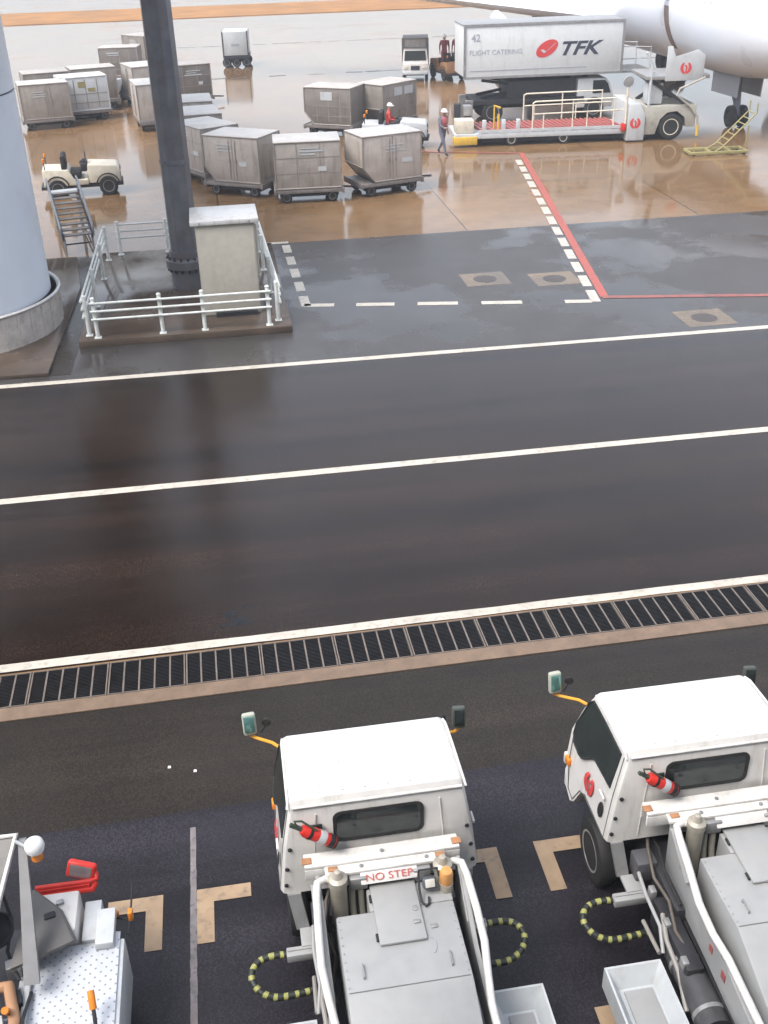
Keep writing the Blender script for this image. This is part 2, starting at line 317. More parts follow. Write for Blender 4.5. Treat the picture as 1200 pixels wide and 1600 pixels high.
PLINTH = wet('wet_plinth_concrete', (0.12, 0.088, 0.066), 0.3, 0.08, 0.5, (0.38, 0.6), stain=(0.06, 0.045, 0.035, 0.6, 0.8), grain=50, dark=0.7)
CHAN = mat('drain_channel_concrete', (0.02, 0.02, 0.02), 0.6)
SL = 0.0105
def gn(x): return 11.10 + SL * (x + 3.3)        # near edge of the grating
def gf(x): return 11.79 + SL * (x + 3.3)        # far edge
XA, XB = -14.0, 22.0
b = B()
hole = [(XA, gn(XA)), (XB, gn(XB)), (XB, gf(XB)), (XA, gf(XA))]
out = [(-500, -60), (500, -60), (500, 1200), (-500, 1200)]
hv = b._new([(x, y, 0) for x, y in hole]); ov = b._new([(x, y, 0) for x, y in out])
for i in range(4): b._f([ov[i], ov[(i + 1) % 4], hv[(i + 1) % 4], hv[i]])
struct(b.ob('ground', APRON))
b = B()
lo = b._new([(x, y, -0.35) for x, y in hole]); hi = b._new([(x, y, -0.002) for x, y in hole])
for i in range(4): b._f([lo[i], lo[(i + 1) % 4], hi[(i + 1) % 4], hi[i]])
b._f(lo)
struct(b.ob('drain_channel', CHAN))
def sheet(name, poly, m, z=0.004): return struct(B().sheet(poly, z).ob(name, m))
def line(x0, x1, p0, p1, off=0.0):
    k = (p1[1] - p0[1]) / (p1[0] - p0[0])
    return [(x0, p0[1] + k * (x0 - p0[0]) + off), (x1, p0[1] + k * (x1 - p0[0]) + off)]
LA = ((-4.99, 22.05), (12.36, 21.83)); LB = ((-4.21, 16.75), (9.8, 16.71)); LC = ((-3.5, 11.94), (7.45, 12.01))
X0, X1 = -60, 90
seam = [(X0, 32.0), (X1, 31.35)]
a_lo = line(X0, X1, *LA)
sheet('stand_pavement', a_lo + seam[::-1], STAND)
c_lo = [(X0, 11.85), (XA, gf(XA) + 0.03), (XB, gf(XB) + 0.03), (X1, 12.6)]
sheet('road', c_lo + a_lo[::-1], ROAD)
n_hi = [(X0, 10.5), (XA, gn(XA) - 0.27), (XB, gn(XB) - 0.27), (X1, 11.6)]
sheet('pavement', [(X0, 7.75), (X1, 10.6), *n_hi[::-1]], VERGE)
sheet('bay_pavement', [(X0, -60), (X1, -60), (X1, 10.6), (X0, 7.75)], BAY)
b = B(); b.slab([(XA, gn(XA) - 0.27), (XB, gn(XB) - 0.27), (XB, gn(XB) - 0.015), (XA, gn(XA) - 0.015)], -0.05, 0.016)
struct(b.ob('kerb_strip', STRIP))
# painted lines
def stripe(name, x0, x1, L, wd, m=LINE, z=0.008, cuts=60):
    b = B(); prev = None
    for i in range(cuts + 1):
        x = x0 + (x1 - x0) * i / cuts; k = (L[1][1] - L[0][1]) / (L[1][0] - L[0][0]); y = L[0][1] + k * (x - L[0][0])
        j1, j2 = random.uniform(-0.008, 0.008), random.uniform(-0.008, 0.008)
        cur = b._new([(x, y - wd / 2 + j1, z), (x, y + wd / 2 + j2, z)])
        if prev: b._f([prev[0], cur[0], cur[1], prev[1]])
        prev = cur
    return struct(b.ob(name, m))
stripe('road_line', -30, 60, LA, 0.2); stripe('road_line', -30, 60, LB, 0.2); stripe('road_line', XA, XB, LC, 0.17)
def bar(b, p0, p1, wd, z=0.008):
    p0, p1 = Vector((*p0, z)), Vector((*p1, z)); d = (p1 - p0).normalized(); s = Vector((-d.y, d.x, 0)) * wd / 2
    b._f(b._new([p0 - s, p1 - s, p1 + s, p0 + s]))
def dashes(name, p0, p1, n, fill, wd, m, z=0.008):
    b = B(); p0, p1 = Vector(p0), Vector(p1)
    for i in range(n): bar(b, p0.lerp(p1, i / n), p0.lerp(p1, (i + fill) / n), wd, z)
    return struct(b.ob(name, m))
dashes('dashed_line', (9.1, 24.45), (11.78, 41.6), 14, 0.74, 0.24, LINE)
dashes('dashed_line', (1.95, 25.8), (1.87, 31.9), 5, 0.66, 0.24, LINE)
b = B()
for xa, xb in ((9.0, 8.35), (7.3, 6.3), (5.72, 4.72), (4.15, 3.2), (2.65, 1.9)): bar(b, (xa, 24.52 + (9 - xa) * 0.19), (xb, 24.52 + (9 - xb) * 0.19), 0.24)
bar(b, (1.98, 31.78), (1.1, 31.82), 0.2)
struct(b.ob('dashed_line', LINE))
b = B(); bar(b, (9.36, 24.75), (40, 18.7), 0.2, 0.0125); bar(b, (12.2, 42.45), (7.5, 44.2), 0.2, 0.0125)
struct(b.ob('red_line', REDWORN))
b = B(); bar(b, (9.42, 24.75), (12.2, 42.5), 0.22, 0.012)
struct(b.ob('red_line', REDM))
b = B()
for i in range(90): bar(b, (-0.955 + random.uniform(-.003, .003), 8.62 - i * .1), (-0.955, 8.52 - i * .1), 0.065 + random.uniform(-.006, .006), 0.008)
struct(b.ob('bay_divider_line', LINEG))
b = B()
for xc, dr in ((-1.26, -1), (-0.92, 1), (2.24, -1), (2.64, 1), (5.8, -1), (6.2, 1), (-4.42, 1)):
    x2 = xc + dr * 0.17
    b.sheet([(xc, 7.08), (x2, 7.08), (x2, 7.57), (xc + dr * 0.55, 7.57), (xc + dr * 0.55, 7.745), (xc, 7.745)], 0.012)
    b.sheet([(xc, 5.05), (xc, 5.75), (x2, 5.75), (x2, 5.05)], 0.012)
struct(b.ob('bay_corner_mark', BAYM))
# grass verge and far taxiway seams
struct(B().slab([(-300, 108.5), (300, 113), (300, 126), (-300, 123.5)], 0.0, 0.05).ob('grass_verge', GRASS))
for y, x0, x1 in ((86.0, -6, 22), (68.5, -30, 40)):
    b = B()
    for i in range(60):
        x = x0 + (x1 - x0) * i / 60
        if random.random() < 0.85: bar(b, (x, y + random.uniform(-.15, .15)), (x + (x1 - x0) / 70, y + random.uniform(-.15, .15)), random.uniform(.1, .35), 0.005)
    struct(b.ob('tar_seam', mat('tar', (0.06, 0.055, 0.055), 0.4)))
MANH = wet('manhole_concrete', (0.19, 0.145, 0.1), 0.35, 0.2, 0.6, grain=60)
IRON = mat('manhole_iron', (0.095, 0.082, 0.075), 0.45, metal=0.4, var=0.3, scale=9)
for x, y in ((6.85, 26.9), (8.65, 26.5), (11.2, 22.75)):
    b = B().sheet([(x - .6, y - .55), (x + .6, y - .55), (x + .6, y + .55), (x - .6, y + .55)], 0.007 if x > 8 and x < 9 else 0.0075); struct(b.ob('manhole_surround', MANH))
    b = B().lathe((x, y, 0), (0, 0, 1), [(0.001, 0.013), (0.23, 0.013), (0.25, 0.011), (0.29, 0.015), (0.31, 0.0085)], 28); struct(b.ob('manhole_cover', IRON))

b = B()
for x, y, r in ((-.42, 12.62, .1), (-.3, 12.42, .13), (-.2, 12.75, .06), (-.52, 12.35, .05)):
    rr_ = [r * random.uniform(.6, 1.2) for _ in range(11)]; b.sheet([(x + rr_[k] * 1.3 * math.cos(2 * PI * k / 11), y + rr_[k] * math.sin(2 * PI * k / 11)) for k in range(11)], 0.0055)
struct(b.ob('oil_stain', mat('oil', (0.006, 0.006, 0.007), 0.3)))
# drain grating: one thing per one-metre panel
def grate_panel():
    t = thing('drain_grate', 'dark steel grating panel with four cross bars let into the roadside drain', 'drain grate', group='panels of the roadside drain grating')
    wd, ln = 0.69, 1.0
    b = B()
    for y in (0.012, wd - 0.012): b.bb(0.002, ln - 0.002, y - 0.007, y + 0.007, -0.05, 0.006)
    for x in (0.012, ln - 0.012): b.bb(x - 0.009, x + 0.009, 0.022, wd - 0.022, -0.05, 0.006)
    b.ob('frame', GRATEF, t)
    b = B()
    for k in range(1, 5): b.bb(k * 0.2 - 0.011, k * 0.2 + 0.011, 0.024, wd - 0.024, -0.045, 0.004)
    b.ob('cross_bars', GRATEF, t)
    b = B()
    for k in range(1, 23): b.bb(0.034, ln - 0.034, k * 0.03 - 0.005, k * 0.03 + 0.005, -0.042, 0.0)
    b.ob('bearing_bars', GRATE, t)
    return t
g0 = grate_panel(); ga = math.atan(SL)
for i, k in enumerate(range(-3, 13)):
    o = g0 if i == 0 else copy_tree(g0)
    x = -3.05 + k * 1.0075; o.location = (x, gn(x), 0.004); o.rotation_euler = (0, 0, ga)

# the terminal the picture is taken from: its facade rises just behind the camera
tb = thing('terminal_building', 'grey terminal facade with window bands rising behind the truck bays', 'building', (0, -0.9, 0))
b = B(); b.bb(-70, 70, -12, -0.5, 0, 7.2).bb(-70, 70, -12, -0.5, 11.2, 15); b.bb(-70, 70, -12, -2.5, 7.2, 11.2); b.ob('facade', mat('facade_panel', (0.3, 0.3, 0.31), 0.5, var=0.1, scale=0.5), tb)
b = B(); b.bb(-70, 70, -0.62, -0.6, 7.203, 11.197); b.ob('window_band', GLASS, tb)
# ------------------------------------------------------------------ passenger bridge column, island, plinth, mast, cabinet, railings
cc = Vector((-6.55, 26.0)); cr = 2.33
pb = thing('passenger_bridge', 'pale grey round column of the boarding bridge with a concrete skirt at its foot', 'boarding bridge', (cc.x, cc.y, 0))
b = B().lathe((0, 0, 0), (0, 0, 1), [(cr - 0.04, 0.75), (cr, 0.78), (cr, 5.375), (cr - 0.02, 5.385), (cr - 0.02, 5.415), (cr, 5.425), (cr, 8.0)], 72); b.ob('column', CYL, pb)
B().lathe((0, 0, 5.4), (0, 0, 1), [(cr - .01, -.012), (cr - .004, 0), (cr - .01, .012)], 72).ob('joint_seal', DARK, pb)
b = B().lathe((0, 0, 0), (0, 0, 1), [(cr + 0.17, 0), (cr + 0.17, 0.82), (cr + 0.13, 0.86), (cr + 0.02, 0.86)], 72); sk = b.ob('skirt', SKIRT, pb)
b = B()
for k in range(40):
    a = 2 * PI * k / 40; p = Vector((math.cos(a), math.sin(a), 0)); b.box(p * (cr + 0.175) + Vector((0, 0, 0.42)), (0.02, 0.05, 0.8), Matrix.Rotation(a, 3, 'Z'))
b.ob('skirt_ribs', SKIRT, sk)
B().lathe((0, 0, 0), (0, 0, 1), [(cr + 0.19, 0.86), (cr + 0.23, 0.9), (cr + 0.19, 0.94), (cr + 0.15, 0.9), (cr + 0.19, 0.86)], 72).ob('skirt_rail', W, sk)
b = B().lathe((0, 0, 0), (0, 0, 1), [(2.4, 7.9), (4.6, 8.1), (4.6, 12.0), (4.0, 12.7), (0.01, 12.8)], 48); b.ob('rotunda', mat('bridge_underside', (0.07, 0.052, 0.042), 0.6), pb)
b = B(); b.box((1.7, 14.5, 8.9), (3.6, 21, 3.0), Matrix.Rotation(R(-5), 3, 'Z'), 0.08); b.ob('tunnel', MATS['bridge_underside'], pb)
struct(B().slab([(-12, 22.7), (-4.02, 22.42), (-3.85, 28.5), (-4.2, 31.5), (-12, 31.5)], 0.0, 0.09, 0.01).ob('island', PLINTH))
struct(B().slab([(-3.98, 22.45), (-3.55, 22.45), (-3.4, 31.6), (-4.1, 31.6)], 0.0, 0.012).ob('gutter', mat('gutter_dark', (0.03, 0.024, 0.02), 0.3)))
struct(B().slab([(-3.5, 24.02), (1.45, 23.98), (1.45, 31.3), (-3.45, 31.4)], 0.0, 0.17, 0.015).ob('plinth', PLINTH))
ms = thing('floodlight_mast', 'tall dark steel floodlight mast with a flanged foot beside the cabinet', 'light mast', (-0.96, 27.7, 0.17), R(8))
NS = 10
def ng(r, z): return [(r * math.cos(2 * PI * (k + .5) / NS), r * math.sin(2 * PI * (k + .5) / NS), z) for k in range(NS)]
B().loft([ng(0.37, 0.95), ng(0.365, 4), ng(0.355, 8), ng(0.32, 14), ng(0.26, 24)]).ob('pole', MAST, ms, 25)
B().lathe((0, 0, 0), (0, 0, 1), [(0.42, 0), (0.42, 0.5), (0.52, 0.54), (0.52, 0.74), (0.48, 0.78), (0.41, 0.8), (0.41, 0.96), (0.3, 0.96)], 32).ob('base_flange', MAST, ms)
b = B()
for k in range(16):
    a = 2 * PI * k / 16; b.cyl((0.47 * math.cos(a), 0.47 * math.sin(a), 0.45), (0.47 * math.cos(a), 0.47 * math.sin(a), 0.84), 0.03, seg=6)
b.ob('flange_bolts', DARK, ms)
for z in (3.2, 8.2): B().lathe((0, 0, z), (0, 0, 1), [(0.36, -0.05), (0.385, -0.04), (0.385, 0.04), (0.36, 0.05)], NS).ob('joint_collar', MAST, ms)
b = B(); b.box((0, 0, 24.1), (3.2, 1.2, 0.15))
for x in (-1.2, -0.4, 0.4, 1.2): b.box((x, -0.5, 24.5), (0.6, 0.35, 0.6), None, 0.04)
b.ob('lamp_head', DARK, ms)

cb_ = thing('equipment_cabinet', 'beige steel equipment cabinet with a white overhanging lid beside the mast', 'cabinet', (0.1, 25.75, 0.17))
b = B(); b.bb(-0.69, 0.69, -0.62, 0.62, 0.0, 2.2, 0.012); body = b.ob('body', CABIN, cb_)
B().bb(-0.80, 0.80, -0.72, 0.72, 2.203, 2.31, 0.02).ob('lid', W, cb_)
b = B(); b.bb(0.693, 0.74, -0.5, -0.4, 0.9, 2.1); b.ob('side_conduit', CABIN, cb_)
b = B(); b.bb(-0.66, 0.66, -0.64, -0.623, 0.03, 2.12, 0.004); b.ob('rear_panel', CABIN, cb_)
B().bb(-0.4, 0.6, -0.78, -0.645, 0.0, 0.10).ob('base_vent', DARK, cb_)
b = B()
for x in (-0.58, 0.58): b.bb(x - 0.01, x + 0.01, -0.75, -0.7225, 2.22, 2.29)
b.ob('lid_clips', STEEL, cb_)

def railing(label, pts, posts_at, z=0.17, h=0.88, n=3):
    t = thing('guard_railing', label, 'railing', (0, 0, z), 0, 'white railings round the mast plinth')
    p0, p1 = Vector((*pts[0], 0)), Vector((*pts[1], 0)); d = (p1 - p0).normalized(); s = Vector((-d.y, d.x, 0))
    for f in posts_at:
        p = p0.lerp(p1, f); pb_ = B().cyl(p, p + Vector((0, 0, h + 0.04)), 0.048, seg=12)
        pb_.box(p + Vector((0, 0, 0.006)), (0.16, 0.16, 0.012)); pb_.lathe(p + Vector((0, 0, h + 0.04)), (0, 0, 1), [(0.05, 0), (0.055, 0.02), (0.03, 0.045), (0.001, 0.05)], 12); pb_.ob('post', RAILP, t)
    for k in range(n):
        zz = h - 0.04 - k * 0.19; B().tube([p0 + Vector((0, 0, zz)) - s * 0.075 - d * 0.08, p1 + Vector((0, 0, zz)) - s * 0.075 + d * 0.08], 0.028, 10).ob('rail', RAILP, t)
    b = B()
    for f in posts_at:
        p = p0.lerp(p1, f)
        for k in range(n): b.box(p - s * 0.05 + Vector((0, 0, h - 0.04 - k * 0.19)), (0.05, 0.06, 0.03), Matrix.Rotation(math.atan2(d.y, d.x), 3, 'Z'))
    b.ob('brackets', RAILP, t)
    return t
railing('white three-bar railing along the near edge of the plinth in front of the cabinet', ((-3.06, 24.2), (0.93, 24.17)), (0.0, 0.375, 0.62, 1.0))
railing('white three-bar railing on the side of the plinth towards the round column', ((-3.22, 30.6), (-3.27, 24.4)), (0.0, 0.29, 0.66, 1.0))
railing('white three-bar railing beside the cabinet facing the dashed stand markings', ((1.16, 24.45), (1.02, 30.4)), (0.0, 0.36, 0.7, 1.0))
railing('low white railing at the far edge of the plinth behind the mast', ((-0.2, 31.1), (-2.9, 31.1)), (0.0, 0.5, 1.0))

st = thing('access_stairs', 'grey metal access stairs with handrails standing beside the round column', 'stairs', (-4.15, 32.1, 0), R(11))
# local +y climbs away from the camera
RUN, RISE = 3.0, 1.15
b = B()
for sx in (-0.42, 0.42): b.prism([(0, 0.42), (0, 0.62), (RUN, RISE + 0.08), (RUN, RISE - 0.1)], lambda y, z, s=sx: (s - 0.02, y, z), lambda y, z, s=sx: (s + 0.02, y, z))
b.ob('stringers', DARK, st)
for k in range(9):
    f = k / 8.5; B().bb(-0.398, 0.398, f * RUN, f * RUN + 0.24, 0.55 + f * (RISE - 0.5) - 0.02, 0.55 + f * (RISE - 0.5) + 0.02).ob('tread', mat('tread_steel', (0.22, 0.2, 0.19), 0.4, metal=0.2), st)
for sx in (-0.46, 0.46):
    hb = B().tube([(sx, 0, 0.5), (sx, 0, 0.78), (sx, 0.1, 0.86), (sx, RUN, RISE + 0.38), (sx, RUN + 0.5, RISE + 0.38), (sx, RUN + 0.5, RISE)], 0.026, 8)
    hb.tube([(sx, 0, 0.64), (sx, RUN, RISE + 0.2), (sx, RUN + 0.5, RISE + 0.2)], 0.018, 8)
    for f in (0.33, 0.66, 1.0): hb.cyl((sx, RUN * f, 0.5 + f * (RISE - 0.5)), (sx, RUN * f, 0.84 + f * (RISE - 0.48)), 0.02, seg=8)
    hb.ob('handrail', mat('blue_grey_rail', (0.2, 0.22, 0.25), 0.4, metal=0.3), st)
B().bb(-0.42, 0.42, RUN + 0.01, RUN + 0.55, RISE - 0.06, RISE, 0.005).ob('platform', WC, st)
for sx in (-0.4, 0.4):
    for y, z in ((0.05, 0.5), (RUN + 0.05, RISE - 0.07), (RUN + 0.5, RISE - 0.07)): B().cyl((sx, y, 0), (sx, y, z), 0.03, seg=8).ob('leg', STEEL, st)
b = B(); b.cyl((-0.4, 0.05, 0.3), (0.4, 0.05, 0.3), 0.022, seg=8); b.cyl((-0.4, 0.05, 0.14), (-0.4, RUN, 0.14), 0.025, seg=8); b.cyl((0.4, 0.05, 0.14), (0.4, RUN, 0.14), 0.025, seg=8); b.ob('base_bars', DARK, st)

# ------------------------------------------------------------------ the two service trucks in the bays
def service_truck(label):
    t = thing('service_truck', label, 'truck', (0.855, 6.7, 0), 0, 'white service trucks parked in the bays')
    def hw(y, z):
        base = 0.915 if z <= 1.15 else 0.915 - 0.15 * ((z - 1.15) / 0.9)
        if y > 0.9: base -= 0.05 * ((y - 0.9) / 0.42) ** 2
        return base
    prof = [(0.0, 0.97), (0.0, 1.5), (0.015, 1.97), (0.06, 2.045), (0.3, 2.065), (0.8, 2.06), (0.93, 2.01), (1.13, 1.68), (1.29, 1.3), (1.32, 0.95), (1.27, 0.5), (1.02, 0.5), (0.9, 0.6), (0.72, 0.9), (0.6, 0.97)]
    b = B(); bm = b.bm
    # side wall as a strip fan: inner profile loops give the rounded shoulder
    def ring(off, x_in):
        cy, cz = 0.62, 1.35; out = []
        for y, z in prof:
            d = Vector((cy - y, cz - z)); d = d / d.length * off; out.append((y + d.x, z + d.y, x_in))
        return out
    rings = []
    for sx in (-1, 1):
        seq = [ring(0.0, 0.055), ring(0.012, 0.022), ring(0.045, 0.0)]
        rr = [[(sx * (hw(y, z) - xi), y, z) for y, z, xi in r] for r in seq]
        rings.append(rr)
    allr = rings[0][::-1] + rings[1]
    b.loft(allr)
    cab = b.ob('cab', W, t, 32)
    # roof ribs
    b = B()
    for x in (-0.5, -0.3, -0.1, 0.1, 0.3, 0.5): b.prism([(0.1, 2.05), (0.45, 2.064), (0.76, 2.06), (0.76, 2.069), (0.45, 2.073), (0.1, 2.06)], lambda y, z, x=x: (x - 0.012, y, z), lambda y, z, x=x: (x + 0.012, y, z), 0.003)
    b.ob('roof_ribs', W, cab)
    # drip rail above the doors and the rear edge
    for sx in (-1, 1):
        B().tube([(sx * 0.79, 0.02, 1.985), (sx * 0.782, 0.06, 2.02), (sx * 0.778, 0.5, 2.032), (sx * 0.776, 0.82, 2.02), (sx * 0.766, 0.91, 1.995)], 0.012, 6).ob('drip_rail', W, cab)
    B().tube([(-0.75, 0.012, 2.0), (0.75, 0.012, 2.0)], 0.014, 6).ob('rear_gutter', W, cab)
    # glass
    fr = B(); o_ = rrect(-0.405, 0.405, 1.545, 1.905, 0.075); i_ = rrect(-0.375, 0.375, 1.575, 1.875, 0.06)
    fr.loft([[(x, -0.002, z) for x, z in o_], [(x, -0.012, z) for x, z in o_], [(x, -0.012, z) for x, z in i_], [(x, -0.002, z) for x, z in i_]], cap=False)
    rw = B().prism(i_, lambda x, z: (x, -0.002, z), lambda x, z: (x, -0.006, z)).ob('rear_window', GLASS, t)
    fr.ob('window_seal', BLACK, rw)
    win = [(0.16, 1.52), (0.54, 1.50), (0.60, 1.48), (0.82, 1.29), (0.9, 1.27), (1.08, 1.27), (1.15, 1.33), (1.15, 1.46), (0.97, 1.87), (0.9, 1.94), (0.56, 1.95), (0.14, 1.94)]
    for sx in (-1, 1):
        B().prism(win, lambda y, z: (sx * (hw(y, z) - 0.004), y, z), lambda y, z: (sx * (hw(y, z) + 0.004), y, z)).ob('side_window', GLASS, t)
        s_ = B(); s_.tube([(sx * (hw(y, z) + 0.004), y, z) for y, z in win], 0.009, 6, closed=True); s_.ob('window_seal', BLACK, t.children[-1])
        dp = [(0.06, 0.99), (0.62, 0.99), (0.74, 0.93), (0.93, 0.63), (1.1, 0.63), (1.12, 1.25), (1.1, 1.7)]
        s_ = B(); s_.tube([(sx * (hw(y, z) + 0.001), y, z) for y, z in [(0.08, 1.95), (0.07, 1.5)] + dp[:5] + [(1.15, 0.95), (1.14, 1.3)]], 0.006, 5)
        dr = s_.ob('door', mat('door_gap', (0.12, 0.12, 0.12), 0.6), t)
        B().box((sx * 0.905, 0.22, 1.38), (0.022, 0.13, 0.03), None, 0.008).ob('handle', W, dr)
        # oval fuel cover
        B().prism([(0.21 + 0.05 * math.cos(2 * PI * k / 14), 1.2 + 0.085 * math.sin(2 * PI * k / 14)) for k in range(14)], lambda y, z: (sx * (hw(y, z) + .001), y, z), lambda y, z: (sx * (hw(y, z) + .006), y, z)).ob('fuel_cover', BLACK, t)
        crest('crest', (0.55, 1.2), 0.115, lambda y, z: (sx * (hw(y, z) + .001), y, z), lambda y, z: (sx * (hw(y, z) + .005), y, z), t)
        B().box((sx * 0.8, 1.3, 0.86), (0.2, 0.06, 0.14), None, 0.02).ob('headlight', LENS, t)
        B().box((sx * 0.9, 1.16, 0.95), (0.05, 0.1, 0.09), None, 0.015).ob('turn_signal', ORANGE, t)
        # mirror on its amber arm
        mx = 0.99 if sx > 0 else -1.06; my = 1.2 if sx > 0 else 1.3; mz = 1.74 if sx > 0 else 1.9
        mir = B().box((mx, my, mz), (0.13, 0.07, 0.23), Matrix.Rotation(R(-6 * sx), 3, 'Z') @ Matrix.Rotation(R(-10), 3, 'X'), 0.022).ob('mirror', mat('mirror_shell', (0.42, 0.43, 0.36), 0.5) if sx < 0 else mat('dark_mirror_shell', (0.07, 0.08, 0.07), 0.4), t)
        B().box((mx, my - .04, mz + .02), (0.1, 0.012, 0.17), Matrix.Rotation(R(-6 * sx), 3, 'Z') @ Matrix.Rotation(R(-10), 3, 'X'), 0.004).ob('mirror_glass', MIRG if sx < 0 else GLASS, mir)
        B().tube([(sx * 0.795, 1.06, mz - .13), (sx * 0.86, 1.12, mz - .115), (mx - sx * .05, my - .03, mz - .16), (mx, my, mz - .15), (mx, my, mz - .1)], 0.016, 8).ob('mirror_arm', AMBER, mir)
        B().lathe((mx - sx * .16, my + .03, mz - .03), (0.2 * sx, -1, .2), [(.001, .012), (.035, .01), (.045, 0), (.04, -.02), (.001, -.03)], 14).ob('under_mirror', BLACK, mir)
        B().tube([(mx - sx * .1, my - .0, mz - .13), (mx - sx * .16, my + .03, mz - .06)], .008, 6).ob('under_mirror_arm', BLACK, mir)
        wheel(t, (sx * 0.77, 0.47, 0.35), 0.35, 0.2, (sx, 0, 0))
        B().prism([(0.03, 0.97), (-0.02, 0.97), (-0.12, 0.62), (-0.08, 0.6)], lambda y, z: (sx * (0.74 - (.97 - z) * .15), y, z), lambda y, z: (sx * (0.86 - (.97 - z) * .15), y, z)).ob('mudflap', STEEL, t)
        # rubber plugs on the rear wall
        pl = B()
        for x, z in ((0.84, 1.28), (0.86, 1.08), (0.8, 1.52)): pl.lathe((sx * x, 0.004, z), (0, -1, 0), [(0.02, 0), (0.02, 0.012), (0.012, 0.016), (0.001, 0.016)], 10)
        pl.ob('rear_plugs', DARK, cab)
        B().tube([(sx * 0.6, -0.001, 1.02), (sx * 0.58, -0.001, 1.5), (sx * 0.55, 0.006, 1.9)], 0.007, 6).ob('pressed_seam', W, cab)
        # side tanks, pipes and brackets between cab and rear axle
        cx = sx * 0.56
        ft = B().cyl((sx * 0.53, -1.75, 0.56), (sx * 0.53, -0.95, 0.56), 0.14, seg=18).ob('air_tank', mat('tank_paint', (0.07, 0.07, 0.075), 0.5, metal=0.1, var=0.3, dirt=(0.15, 0.13, 0.1, 0.5)), t)
        for y in (-1.6, -1.1): B().lathe((sx * 0.53, y, 0.56), (0, 1, 0), [(0.143, -.02), (0.148, -.02), (0.148, .02), (0.143, .02)], 18).ob('tank_strap', STEEL, ft)
        B().box((sx * 0.56, -0.12, 0.74), (0.2, 0.2, 0.24), None, 0.02).ob('battery_box', mat('battery_box', (0.09, 0.09, 0.1), 0.5), t)
        hb_ = B(); hb_.tube([(sx * 0.45, 0.1, 0.9), (sx * 0.52, -0.1, 0.92), (sx * 0.55, -0.35, 0.82), (sx * 0.5, -0.6, 0.78), (sx * 0.56, -0.9, 0.76), (sx * 0.5, -1.2, 0.7)], 0.016, 8); hb_.ob('pressure_hose', mat('tan_hose', (0.12, 0.1, 0.085), 0.6, var=0.25), t)
        hb_ = B(); hb_.tube([(sx * 0.4, 0.06, 0.86), (sx * 0.44, -0.15, 0.98), (sx * 0.48, -0.4, 0.95), (sx * 0.47, -0.75, 0.9)], 0.014, 8); hb_.ob('pressure_hose', BLACK, t)
        hb_ = B(); hb_.tube([(sx * 0.66, -0.25, 0.8), (sx * 0.68, -0.5, 0.78), (sx * 0.66, -0.8, 0.72), (sx * 0.7, -1.0, 0.62)], 0.018, 8); hb_.ob('white_pipe', WPANEL, t)
        for y, h_ in ((-0.45, 0.16), (-0.8, 0.12), (-1.2, 0.1)): B().box((sx * 0.6, y, 0.72), (0.06, 0.09, h_), None, 0.012).ob('valve_block', STEEL, t)
    wsp = [(0.955, 1.985), (1.265, 1.35)]
    B().loft([[(-hw(*wsp[0]) + 0.06, wsp[0][0] + 0.006, wsp[0][1]), (hw(*wsp[0]) - 0.06, wsp[0][0] + 0.006, wsp[0][1]), (hw(1.13, 1.68) - 0.05, 1.14, 1.69), (hw(*wsp[1]) - 0.05, 1.275, 1.36), (-hw(*wsp[1]) + 0.05, 1.275, 1.36), (-hw(1.13, 1.68) + 0.05, 1.14, 1.69)],
             [(-hw(*wsp[0]) + 0.06, wsp[0][0] + 0.014, wsp[0][1]), (hw(*wsp[0]) - 0.06, wsp[0][0] + 0.014, wsp[0][1]), (hw(1.13, 1.68) - 0.05, 1.15, 1.69), (hw(*wsp[1]) - 0.05, 1.285, 1.36), (-hw(*wsp[1]) + 0.05, 1.285, 1.36), (-hw(1.13, 1.68) + 0.05, 1.15, 1.69)]]).ob('windscreen', GLASS, t)
    B().bb(-0.86, 0.86, 1.2, 1.38, 0.42, 0.68, 0.04).ob('bumper', W, t)
    # chassis
    b = B(); b.bb(-0.42, -0.34, -4.4, 0.9, 0.5, 0.68).bb(0.34, 0.42, -4.4, 0.9, 0.5, 0.68)
    for y in (-0.2, -1.2, -2.4, -3.6): b.bb(-0.338, 0.338, y, y + 0.1, 0.52, 0.64)
    b.bb(-0.5, 0.5, -0.75, 0.25, 0.35, 0.82, 0.05)
    b.cyl((-0.7, 0.47, 0.35), (0.7, 0.47, 0.35), 0.06); b.cyl((-0.7, -2.6, 0.36), (0.7, -2.6, 0.36), 0.07); b.bb(-0.62, -0.45, -1.3, -0.5, 0.4, 0.75, 0.03).bb(0.45, 0.62, -1.3, -0.5, 0.4, 0.75, 0.03)
    b.ob('chassis', DARK, t)
    for sx in (-1, 1): wheel(t, (sx * 0.72, -2.6, 0.36), 0.36, 0.24, (sx, 0, 0))
    # ---- equipment
    eq = []
    def E(b, n, m, par=None, ang=38):
        o = b.ob(n, m, par or t, ang)
        if par is None: eq.append(o)
        return o
    b = B(); b.bb(-0.69, 0.69, -0.20, -0.045, 1.455, 1.49, 0.006).bb(-0.69, 0.69, -0.202, -0.17, 1.33, 1.452, 0.004).bb(-0.69, 0.69, -0.075, -0.043, 1.33, 1.452)
    b.bb(-0.52, 0.55, -0.30, -0.2025, 1.43, 1.47, 0.006)
    beam = E(b, 'cross_beam', W)
    b = B()
    for x in (-0.67, 0.67): b.bb(x - 0.04, x + 0.04, -0.17, -0.1, 1.492, 1.505, 0.003)
    for x in (-0.45, 0.5): b.bb(x - 0.045, x + 0.045, -0.27, -0.22, 1.473, 1.485, 0.003)
    b.bm.free()
